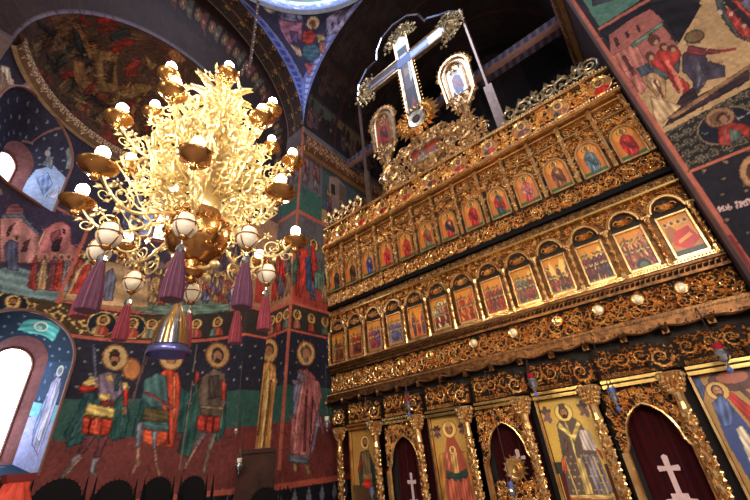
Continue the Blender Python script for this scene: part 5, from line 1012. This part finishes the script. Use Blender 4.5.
MB().box(cc + 1.78, cc + 1.98, 6.36, 6.44, 7.44, 8.95).build('post_sleeve', 'frame_grey', hp)
MB().box(cc - 1.98, cc - 1.82, 6.36, 6.44, 7.44, 8.7).build('post_sleeve', 'frame_grey', hp)
# two framed icons beside the cross
for s, x, lab in ((-1, -3.98, 'arched gilt-framed icon of a red-robed mourner standing left of the tall cross'), (1, -1.62, 'arched gilt-framed icon of a blue-robed mourner on white ground, right of the tall cross')):
    t = thing('framed_icon', lab, 'icon', (x, 6.3, 7.6)); fr = MB(); n = 22
    out = [(x - .36, 9.1), (x - .4, 10.0)] + [(x + .4 * cos(a), 10.05 + .5 * sin(a)) for a in np.linspace(pi, 0, 12)] + [(x + .4, 10.0), (x + .36, 9.1), (x + .1, 8.7), (x - .1, 8.7)]
    fr.prism(out, 6.34, 6.44); fr.tube([(a, 6.33, b) for a, b in out[:-1]], .05, 6)
    inn = [(x + .25 * cos(a), 10.0 + .36 * sin(a)) for a in np.linspace(pi, 0, 12)]; fr.tube([(x - .25, 6.31, 9.2)] + [(a, 6.31, b) for a, b in inn] + [(x + .25, 6.31, 9.2)], .03, 5)
    for q, (a, b) in enumerate(out): leaf(fr, a, 6.33, b, math.atan2(b - 9.8, a - x), .16, 1.3); leaf(fr, a * .5 + out[q - 1][0] * .5, 6.33, b * .5 + out[q - 1][1] * .5, math.atan2(b - 9.8, a - x), .13, 1.3)
    scatter(fr, x - .28, x + .28, 8.72, 9.2, 6.32, 46, .09, 8); scatter(fr, x - .22, x + .22, 10.0, 10.3, 6.33, 14, .08, 9); fr.build('carved_frame', 'gold_old', t)
    P = np.array([[(x - .22 + .44 * i / 30, 6.325, 9.2 + .95 * j / 64) for i in range(31)] for j in range(65)]); v = Cv(P, (232, 226, 214) if s > 0 else (150, 66, 40)); M = lambda u, w: (u * 31, w * 65)
    saint(v, lambda u, w: M(u, w * .95), .5, (60, 66, 130) if s > 0 else (150, 40, 34), (150, 36, 60) if s > 0 else (80, 50, 40), (236, 214, 160) if s > 0 else (200, 140, 70), beard=False); v.mesh('painting', 'icon_paint', t)
    st = MB(); scatter(st, x - .16, x + .16, 8.3, 8.72, 6.32, 30, .1, 4); st.lathe([(.1, 7.7), (.06, 8.0), (.07, 8.5), (.14, 8.72)], (x, 6.36, 0), 8); scatter(st, x - .3, x + .3, 7.6, 8.2, 6.33, 50, .12, 3); st.build('carved_foot', 'gold_old', t)
# hanging lamps in front of the lower tier
def hang_lamp(px, py, Y, lab, top=2.9, glass='red_glass', s=1.):
    p = atY(px, py, Y); x, z = p[0], p[2]
    t = thing('hanging_lamp', lab, 'oil lamp', (x, Y, z - .1 * s))
    MB().lathe([(.008, -.13 * s), (.02 * s, -.11 * s), (.012 * s, -.09 * s), (.05 * s, -.06 * s), (.075 * s, 0), (.06 * s, .04 * s), (.07 * s, .06 * s), (.06 * s, .065 * s)], (x, Y, z), 12).build('lamp_bowl', 'silver', t)
    MB().lathe([(.045 * s, .04 * s), (.05 * s, .1 * s), (.055 * s, .14 * s), (.045 * s, .14 * s)], (x, Y, z), 10).build('lamp_glass', glass, t)
    MB().lathe([(.02, -.2 * s), (.035 * s, -.17 * s), (.01, -.13 * s)], (x, Y, z), 8).build('finial', 'blue_glass', t)
    ch = MB()
    for q in range(3): a = q * 2.09; ch.tube([(x + .07 * s * cos(a), Y + .07 * s * sin(a), z + .05 * s), (x, Y, z + .35 * s)], .005, 4); rr = leaf(ch, x + .06 * s * cos(a), Y + .06 * s * sin(a), z, a, .06 * s)
    ch.tube([(x, Y, z + .35 * s), (x, Y + .0, max(top, z + .4))], .006, 4)
    if top < 5: ch.tube([(x, Y, top), (x, 6.34, top + .02)], .008, 4)
    ch.build('chain', 'chain', t); return t
hang_lamp(533, 383, 5.95, 'silver oil lamp hanging before the column between middle doorway and bishop icon')
hang_lamp(408, 405, 5.95, 'silver oil lamp with a dark red cup hanging before the left doorway', s=.9)
hang_lamp(722, 355, 5.95, 'silver oil lamp with a red cup hanging over the rightmost great icon')
hang_lamp(614, 397, 5.95, 'small glass lamp added for blue-white glints at the left edge of the right doorway', glass='blue_glass', s=.85)  # lamp made up in place of blue-white reflections
hang_lamp(372, 494, 5.95, 'small silver lamp low in front of the leftmost great icon', glass='blue_glass', s=.7, top=2.7)
hang_lamp(512, 491, 5.95, 'small silver lamp low in front of the royal gates', glass='blue_glass', s=.8, top=2.7)
# ------------------------------------------------------------------ the great chandelier
CX, CY = -2.83, 1.22
ch = thing('chandelier', 'huge gilded brass chandelier of scrolled arms and glowing bulbs hanging from the dome', 'chandelier', (CX, CY, 3.0))
def cpart(name, m, mb, parent=None, smooth=True):
    o = mb.build(name, m, None, smooth, (0, 0, 0)); o.parent = parent or ch; return o   # shapes are written around the chandelier's own axis, z from its base
Z0 = 3.0
def scroll_arm(r, z, zr, lift, seed):
    """one arm in the radial plane: an S curve from the stem at height zr out to the pan at (r, z)"""
    random.seed(seed); mb = MB()
    t = np.linspace(0, 1, 26); x = .09 + (r - .09) * t; zz_ = (zr - Z0) * (1 - t) + (z - Z0) * t - lift * np.sin(t * pi) * (1 - .3 * t) + .08 * np.sin(t * 2 * pi)
    zz_[-4:] += np.linspace(0, .03, 4); mb.tube(np.stack([x, 0 * x, zz_], 1), np.interp(t, [0, 1], [.017, .011]), 6)
    for k, (u, s) in enumerate(((.18, .1), (.36, .12), (.55, .11), (.72, .09), (.88, .06))):
        i = int(u * 25); sg = 1 if k % 2 else -1
        spiral(mb, x[i], 0, zz_[i] + sg * s * .95, s, -sg, 1.5, -sg * pi / 2, .05, False)
        for q in range(5): leaf(mb, x[i] + random.uniform(-.06, .06), random.uniform(-.01, .01), zz_[i] + sg * s * random.uniform(.2, 1.9), random.uniform(0, 6), .06, 1.2, .8)
        leaf(mb, x[i], 0, zz_[i], -sg * pi / 2 + .5, .09, 1.1, 1.)
    for k in range(4):
        i = int((.3 + .18 * k) * 25); a = [(x[i], 0, zz_[i] + .02)]; sg = (-1) ** k
        mb.tube([(x[i] + .02 * q, sg * .035 * sin(q * .5), zz_[i] + .02 + .022 * q) for q in range(7)], np.linspace(.008, .004, 7), 4); rosette(mb, x[i] + .13, 0, zz_[i] + .17, .05, 5)
    return mb
def pan(r, z, R_):
    return MB().lathe([(.012, -.1), (.03, -.085), (.02, -.06), (.045, -.04), (R_ * .75, -.02), (R_, .02), (R_ * 1.02, .03), (R_ * .9, .022), (.05, -.015), (.04, .0), (.03, .11), (.02, .11)], (r, 0, z - Z0), 20)
def cup_light(r, z, br): return MB().ball((r, 0, z - Z0 + .10 + br), (br, br, br * 1.2), 12, 8)
rings = [('lower', .88, 3.58, 3.62, .20, [-160, -112, -76, -30, 15, 68, 110, 155], .125), ('middle', .80, 4.33, 4.05, .10, [-140, -94, -50, 2, 45, 90, 135, 180], .11), ('upper', .62, 4.90, 4.55, .06, [-125, -73, -22, 29, 80, 131, 180], .1)]
for nm, r, z, zr, lift, angs, pr in rings:
    a0 = cpart('arm', 'brass', scroll_arm(r, z, zr, lift, 5)); a0.name = 'arm'
    p0_ = cpart('drip_pan', 'brass_dark', pan(r, z, pr), a0)
    b0 = cpart('bulb', 'bulb', cup_light(r, z, .046), a0)
    a0.rotation_euler.z = R(angs[0])
    for a in angs[1:]:
        c = a0.copy(); COL.objects.link(c); c.rotation_euler.z = R(a); c.parent = ch
        for k in (p0_, b0): d = k.copy(); COL.objects.link(d); d.parent = c
for n_, rr_, z0_, z1_, cnt, s in (('scrollwork', (.16, .52), 3.85, 4.75, 11, .12), ('scrollwork', (.3, .72), 3.72, 4.25, 10, .1), ('scrollwork', (.1, .42), 4.6, 5.2, 7, .09)):
    g = MB(); random.seed(3)
    for q in range(7):
        x, z = random.uniform(*rr_), random.uniform(z0_, z1_) - Z0; sp_ = MB(); spiral(sp_, 0, 0, 0, s * random.uniform(.7, 1.2), random.choice((1, -1)), 1.5, random.uniform(0, 6), .085, True, .42)
        a = random.uniform(-.8, .8); V = np.concatenate(sp_.V) @ np.array([[cos(a), sin(a), 0], [-sin(a), cos(a), 0], [0, 0, 1]]) + (x, 0, z); g.add(V, sp_.F)
    g.tube([(rr_[0], 0, z0_ - Z0), (rr_[1] * .8, 0, z0_ - Z0 + .1), (rr_[1], 0, (z0_ + z1_) / 2 - Z0), (rr_[1] * .6, 0, z1_ - Z0 - .05), (rr_[0] * .6, 0, z1_ - Z0)], .01, 5)
    o = cpart(n_, 'brass', g)
    for k in range(1, cnt): c = o.copy(); COL.objects.link(c); c.parent = ch; c.rotation_euler.z = 2 * pi * k / cnt + .1
st = MB().lathe([(.03, 3.62), (.12, 3.75), (.14, 3.85), (.05, 3.98), (.09, 4.1), (.17, 4.22), (.17, 4.3), (.06, 4.45), (.1, 4.6), (.13, 4.72), (.05, 4.85), (.1, 5.0), (.12, 5.08), (.04, 5.2), (.07, 5.35), (.03, 5.5), (.02, 5.6)], (0, 0, -Z0), 18); cpart('stem', 'brass', st)
bwl = MB().lathe([(.06, 3.2), (.12, 3.23), (.2, 3.3), (.255, 3.4), (.27, 3.5), (.25, 3.6), (.19, 3.7), (.1, 3.76)], (0, 0, -Z0), 28)
pg = bwl
for q in range(40):
    a, zz_ = q * 2.4, 3.32 + (q % 8) * .045; rr = .262 * math.sqrt(max(.1, 1 - ((zz_ - 3.5) / .3) ** 2)) + .005
    sp_ = MB(); spiral(sp_, 0, 0, 0, .035, 1 if q % 2 else -1, 1.2, 0, .09, False); V = np.concatenate(sp_.V)
    Mx = np.array([[0, -1, 0], [1, 0, 0], [0, 0, 1.]]); Mx2 = np.array([[cos(a), -sin(a), 0], [sin(a), cos(a), 0], [0, 0, 1]]); pg.add(V @ Mx.T @ Mx2.T + (rr * cos(a), rr * sin(a), zz_ - Z0), sp_.F)
cpart('bowl', 'brass_dark', pg)
dr_ = MB().lathe([(.02, 3.02), (.05, 3.05), (.03, 3.08), (.08, 3.1), (.1, 3.13), (.06, 3.16), (.09, 3.19), (.07, 3.22)], (0, 0, -Z0), 18); cpart('lower_finial', 'brass_dark', dr_)
for k in range(4):
    g = MB(); a = .5 + k * pi / 2; g.tube([(.06 * cos(a) + .025 * q * cos(a), .06 * sin(a) + .025 * q * sin(a), .16 - .02 * sin(q * .6)) for q in range(6)], .02, 6); g.ball((.2 * cos(a), .2 * sin(a), .16), .04, 10, 8); cpart('elbow', 'brass', g)
g = MB()
for k in range(9):
    a = k * 2 * pi / 9
    for q in range(7):
        s = q / 6; b = MB(); leaf(b, 0, 0, 0, 1.0 - .3 * s, .12 * (1 - .5 * s) + .02, .6); leaf(b, 0, 0, 0, -.3, .12 * (1 - .5 * s) + .02, .6)
        V = np.concatenate(b.V) + (.04 + .24 * s, 0, 2.3 + .2 * s - .1 * s * s); g.add(V @ np.array([[cos(a), -sin(a), 0], [sin(a), cos(a), 0], [0, 0, 1]]).T, b.F)
cpart('palm_crown', 'brass', g, None, False)
k_ = MB(); z = 5.5
while z < 14.6:
    t_ = min(1, (z - 5.5) / .5); k_.ball((.13 * t_ + .014 * (int(z * 12) % 2), .21 * t_, z - Z0), (.036, .02, .06), 6, 4); z += .085
cpart('suspension_chain', 'chain', k_)
# egg ornaments with tassels under the lower arms
EG = [(-84, .64, 3.19, 'nearest the left window'), (-113, .65, 3.21, ''), (-161, .66, 3.20, ''), (-32, .60, 3.20, ''), (8, .66, 3.20, ''), (68, .62, 3.2, ''), (111, .63, 3.2, ''), (153, .62, 3.2, '')]
EL = ['big white banded egg with wide purple tassel, upper of two at far left', 'white banded egg tucked behind the upper left egg, crimson tassel below it', 'white banded egg low at left, slim crimson tassel before the painted band', 'white banded egg in front of the brass bowl, dark purple tassel below', 'white banded egg right of the brass bowl, long purple tassel hanging straight below',
      'white banded egg farthest right, crimson tassel in front of the pier corner', 'white banded egg mostly hidden behind the purple tassel right of the bowl', 'white banded egg directly below the brass bowl, partly behind its finial']
for k, ((a, r, z, _), lab) in enumerate(zip(EG, EL)):
    x, y = CX + r * cos(R(a)), CY + r * sin(R(a)); red = k in (1, 2, 5, 6, 7); hL = .34 if not red else .3; far = k in (2, 6, 7, 1, 5)
    t = thing('hanging_egg', lab, 'ornament', (x, y, z - .6), 'egg ornaments under the chandelier')
    MB().ball((x, y, z), (.083, .083, .098), 20, 14).build('egg', 'egg', t, True)
    b = MB()
    for q in range(2): b.tube([(x + .086 * cos(u) * cos(q * pi / 2 + .4), y + .086 * cos(u) * sin(q * pi / 2 + .4), z + .101 * sin(u)) for u in np.linspace(0, 2 * pi, 25)], .0055, 5)
    b.tube([(x + .086 * cos(u), y + .086 * sin(u), z) for u in np.linspace(0, 2 * pi, 25)], .0055, 5); b.lathe([(.03, .09), (.035, .1), (.012, .12), (.02, .14), (.006, .15)], (x, y, z), 10); b.lathe([(.006, -.13), (.025, -.115), (.035, -.1), (.03, -.09)], (x, y, z), 10)
    b.tube([(x, y, z + .14), (x, y, z + .2)], .005, 4); b.build('brass_bands', 'brass_dark', t, True)
    tz = z - .16; dx = .02
    c = MB(); c.tube([(x, y, z - .12), (x, y, tz - .05)], .006, 4); c.lathe([(.012, .0), (.03, -.02), (.032, -.05), (.022, -.07)][::-1], (x, y, tz), 10); c.build('cord_knot', 'silver', t)
    s = MB(); n = 26; w0, w1 = .026, .066 if not far else .055
    pr_ = [(.004, -.07 - hL), (w1 * .96, -.07 - hL), (w1, -.06 - hL), (w1 * .95, -.07 - hL * .7), (w1 * .75, -.07 - hL * .4), (w0, -.07), (.01, -.06)]; s.lathe(pr_, (x, y, tz), n)
    V = s.V[0]; an_ = np.arctan2(V[:, 1] - y, V[:, 0] - x); f_ = 1 + .1 * np.cos(an_ * 13); V[:, 0] = x + (V[:, 0] - x) * f_; V[:, 1] = y + (V[:, 1] - y) * f_
    s.build('tassel', 'tassel_red' if red else 'tassel', t)
# bell-shaped metal smoke hood under the bowl
t = thing('hanging_bell', 'striped silver and gold metal bell with a blue rim hanging lowest under the chandelier', 'ornament', (CX, CY, 2.4))
bx_, by_ = CX - .03, CY - .05
n = 28; pr_ = [(.008, 2.86), (.02, 2.84), (.05, 2.78), (.09, 2.70), (.115, 2.6), (.13, 2.5)]
for k in range(14):
    a = np.linspace(k * 2 * pi / 14, (k + 1) * 2 * pi / 14, 4); P = np.array([[(bx_ + r * (1 + .05 * sin(pi * i / 3)) * cos(q), by_ + r * (1 + .05 * sin(pi * i / 3)) * sin(q), z) for i, q in enumerate(a)] for r, z in pr_])
    MB().grid(P).build('rib', 'silver' if k % 2 else 'gold_bright', t, True)
MB().lathe([(.13, 2.5), (.145, 2.47), (.15, 2.44), (.14, 2.44), (.125, 2.49)], (bx_, by_, 0), n).build('rim', 'bell_blue', t, True)
MB().tube([(bx_, by_, 2.85), (CX, CY, 3.04)], .006, 5).build('hanger', 'chain', t)
# ------------------------------------------------------------------ furniture along the apse
def az_pt(px, py, d):
    q = ray(px, py); q = q / math.hypot(q[0], q[1]); return CAM + q * d
def stall(px, py, d, w, lab):
    p = az_pt(px, py, d); x, y, zt = p; a = math.atan2(y, x)
    t = thing('choir_stall', lab, 'choir stall', (x, y, 0), 'dark choir stalls along the apse')
    t.rotation_euler.z = a - pi / 2                       # local -y faces the nave
    def b(name, mb, m='black_wood'): o = mb.build(name, m, None, False, (0, 0, 0)); o.parent = t; return o
    hw = w / 2; pts = [(-hw, .05), (hw, .05), (hw, zt - hw * 1.05)] + [(hw * cos(q), zt - hw * 1.0 + hw * sin(q)) for q in np.linspace(0, pi, 18)] + [(-hw, zt - hw * 1.05)]
    bk = MB().prism(pts, 0, .05)
    for q in np.linspace(.15, pi - .15, 14): leaf(bk, hw * .96 * cos(q), .02, zt - hw + hw * .96 * sin(q), q, .03, 1.4, .6)
    b('back_panel', bk); b('seat', MB().box(-hw, hw, -.42, 0, .46, .51)); b('base', MB().box(-hw, hw, -.38, .05, 0, .12))
    for s in (-1, 1): b('side_panel', MB().box(s * (hw + .03) - .025, s * (hw + .03) + .025, -.45, .05, 0, 1.1)); b('armrest', MB().box(s * (hw + .03) - .05, s * (hw + .03) + .05, -.5, .05, 1.1, 1.15))
    for s in (-.55, .55):
        b('finial', MB().lathe([(.022, .0), (.03, .2), (.02, .26), (.026, .3), (.016, .36), (.008, .52), (.003, .56)], (hw + .07 + s * .09, .03, 1.12 + zt - 1.68), 8))
    return t
stall(62, 478.5, 6.9, .52, 'black wooden choir stall with round back, leftmost, below the warrior with sword')
stall(117, 480, 7.1, .46, 'black wooden choir stall with round back, second of the row from the left')
stall(159, 477, 7.2, .38, 'black wooden choir stall with round back, third of the row from the left')
stall(194, 476, 7.4, .35, 'black wooden choir stall with round back, fourth from the left, beside the brown panel')
stall(265, 487.5, 6.1, .36, 'dark round-backed stall in front of the tall brown wooden panel')
stall(3, 480.5, 6.4, .3, 'dark round-topped stall at the left edge, behind the red cover')
# tall brown panel (back of a throne)
p = az_pt(257, 451, 6.9); a = math.atan2(p[1], p[0])
t = thing('throne_back', 'tall brown panelled wooden throne back standing before the painted pier', 'throne', (p[0], p[1], 0)); t.rotation_euler.z = a - pi / 2
def b(name, mb, m='wood'): o = mb.build(name, m, None, False, (0, 0, 0)); o.parent = t; return o
zt = p[2]
b('back_panel', MB().box(-.25, .25, 0, .04, .1, zt)); b('top_rail', MB().box(-.28, .28, -.03, .06, zt - .03, zt + .03)); b('seat', MB().box(-.27, .27, -.45, 0, .45, .52)); b('base', MB().box(-.28, .28, -.45, .05, 0, .1))
for s in (-1, 1): b('post', MB().box(s * .27 - .02, s * .27 + .02, -.02, .06, .1, zt)); b('armrest', MB().box(s * .27 - .03, s * .27 + .03, -.45, 0, .8, .85))
for k in range(4): b('moulding', MB().box(-.2 + k * .11, -.13 + k * .11, -.012, 0, .9, zt - .12))
# red covered stand in the left corner
p = az_pt(20, 474, 4.6)
t = thing('covered_stand', 'orange-red cloth cover rising to a flat dark red cap, in the lower left corner', 'covered stand', (p[0], p[1], 0))
a = math.atan2(p[1], p[0]) - pi / 2; t.rotation_euler.z = a + .25; zt = p[2]
def b(name, mb, m): o = mb.build(name, m, None, False, (0, 0, 0)); o.parent = t; return o
n = 40; P = []
for r0, z in ((.075, zt - .05), (.09, zt - .1), (.19, zt - .35), (.3, zt - .8), (.4, 0)):
    P.append([(r0 * (1 + .05 * sin(q * 9)) * cos(q) * 1.0, r0 * .8 * (1 + .05 * sin(q * 9)) * sin(q), z) for q in np.linspace(0, 2 * pi, n)])
m_ = MB().grid(np.array(P)[::-1]); m_.box(-.07, .07, -.06, .06, zt - .12, zt - .05); b('cloth_cover', m_, 'red_cloth')
b('cap', MB().add([(-.085, -.07, zt - .055), (.085, -.07, zt - .055), (.085, .07, zt - .055), (-.085, .07, zt - .055), (-.1, -.08, zt), (.1, -.08, zt), (.1, .08, zt), (-.1, .08, zt)], [(0, 3, 2, 1), (4, 5, 6, 7), (0, 1, 5, 4), (1, 2, 6, 5), (2, 3, 7, 6), (3, 0, 4, 7)]), 'dark_red')
# lamps hanging before the left walls
def wall_lamp(P0, lab, zc, s=1.):
    x, y, z = P0
    t = thing('hanging_lamp', lab, 'oil lamp', (x, y, z - .1 * s))
    MB().lathe([(.008, -.14 * s), (.02 * s, -.11 * s), (.012 * s, -.09 * s), (.05 * s, -.06 * s), (.075 * s, 0), (.06 * s, .05 * s), (.065 * s, .06 * s)], (x, y, z), 12).build('lamp_bowl', 'silver', t)
    MB().lathe([(.04 * s, .04 * s), (.05 * s, .13 * s), (.04 * s, .13 * s)], (x, y, z), 10).build('lamp_glass', 'egg', t)
    c = MB()
    for q in range(3): a = q * 2.09; c.tube([(x + .06 * s * cos(a), y + .06 * s * sin(a), z + .05 * s), (x, y, z + .3 * s)], .005, 4)
    c.tube([(x, y, z + .3 * s), (x, y, zc)], .004, 4); c.build('chain', 'chain', t)
wall_lamp(atX(327, 424, -6.15), 'small silver oil lamp hanging before the rose-mantled apostle, beside the icon screen', 3.6, 1.1)
wall_lamp(az_pt(239, 466, 6.7), 'small silver oil lamp hanging at the left edge of the brown throne back', 2.6, .8)
wall_lamp(az_pt(236, 433, 7.2), 'tiny glass oil lamp on a thin chain between warrior and golden saint', 3.4, .5)
# ------------------------------------------------------------------ light
def light(name, kind, loc, power, col, size=1., target=None, spread=None):
    l = bpy.data.lights.new(name, kind); l.energy = power; l.color = col
    if kind == 'AREA': l.size = size
    if kind == 'POINT': l.shadow_soft_size = size
    o = bpy.data.objects.new(name, l); COL.objects.link(o); o.location = loc
    if target is not None: o.rotation_euler = (Vector(target) - Vector(loc)).to_track_quat('-Z', 'Y').to_euler()
    return o
light('dome_daylight', 'AREA', (PCX, PCY, 17.6), 1200, (.66, .76, 1), 5, (PCX, PCY, 0))
light('west_fill', 'AREA', (2.5, -5.5, 6.5), 430, (1, .93, .86), 2.5, (-4, 5, 4.5))  # unseen fill light added from the south-west, behind the camera
light('south_fill', 'AREA', (4.5, -1.5, 3.5), 200, (1, .9, .8), 2.5, (-1, 6.3, 3.5))  # second unseen fill, added to brighten the icon screen
for k, p in enumerate([(-2.8, -4.5, 4.2), (2.2, -2.6, 4.4), (-.6, -2.2, 5.6), (3.2, 1.2, 3.4)]): light('sparkle_fill', 'POINT', p, 260, (1, .86, .66), .1)  # unseen point lights added behind the camera to make the gold sparkle
w = bpy.data.worlds.new('world'); sc.world = w; w.use_nodes = True
w.node_tree.nodes['Background'].inputs['Color'].default_value = (1, .84, .72, 1); w.node_tree.nodes['Background'].inputs['Strength'].default_value = .15
sc.view_settings.view_transform = 'Standard'; sc.view_settings.look = 'None'; sc.view_settings.exposure = 0; sc.view_settings.gamma = 1
sc.cycles.max_bounces = 5; sc.cycles.diffuse_bounces = 3; sc.cycles.glossy_bounces = 3; sc.cycles.sample_clamp_indirect = 4; sc.cycles.caustics_reflective = False; sc.cycles.caustics_refractive = False
for o in list(bpy.data.objects):
    if '_o' in o: del o['_o']
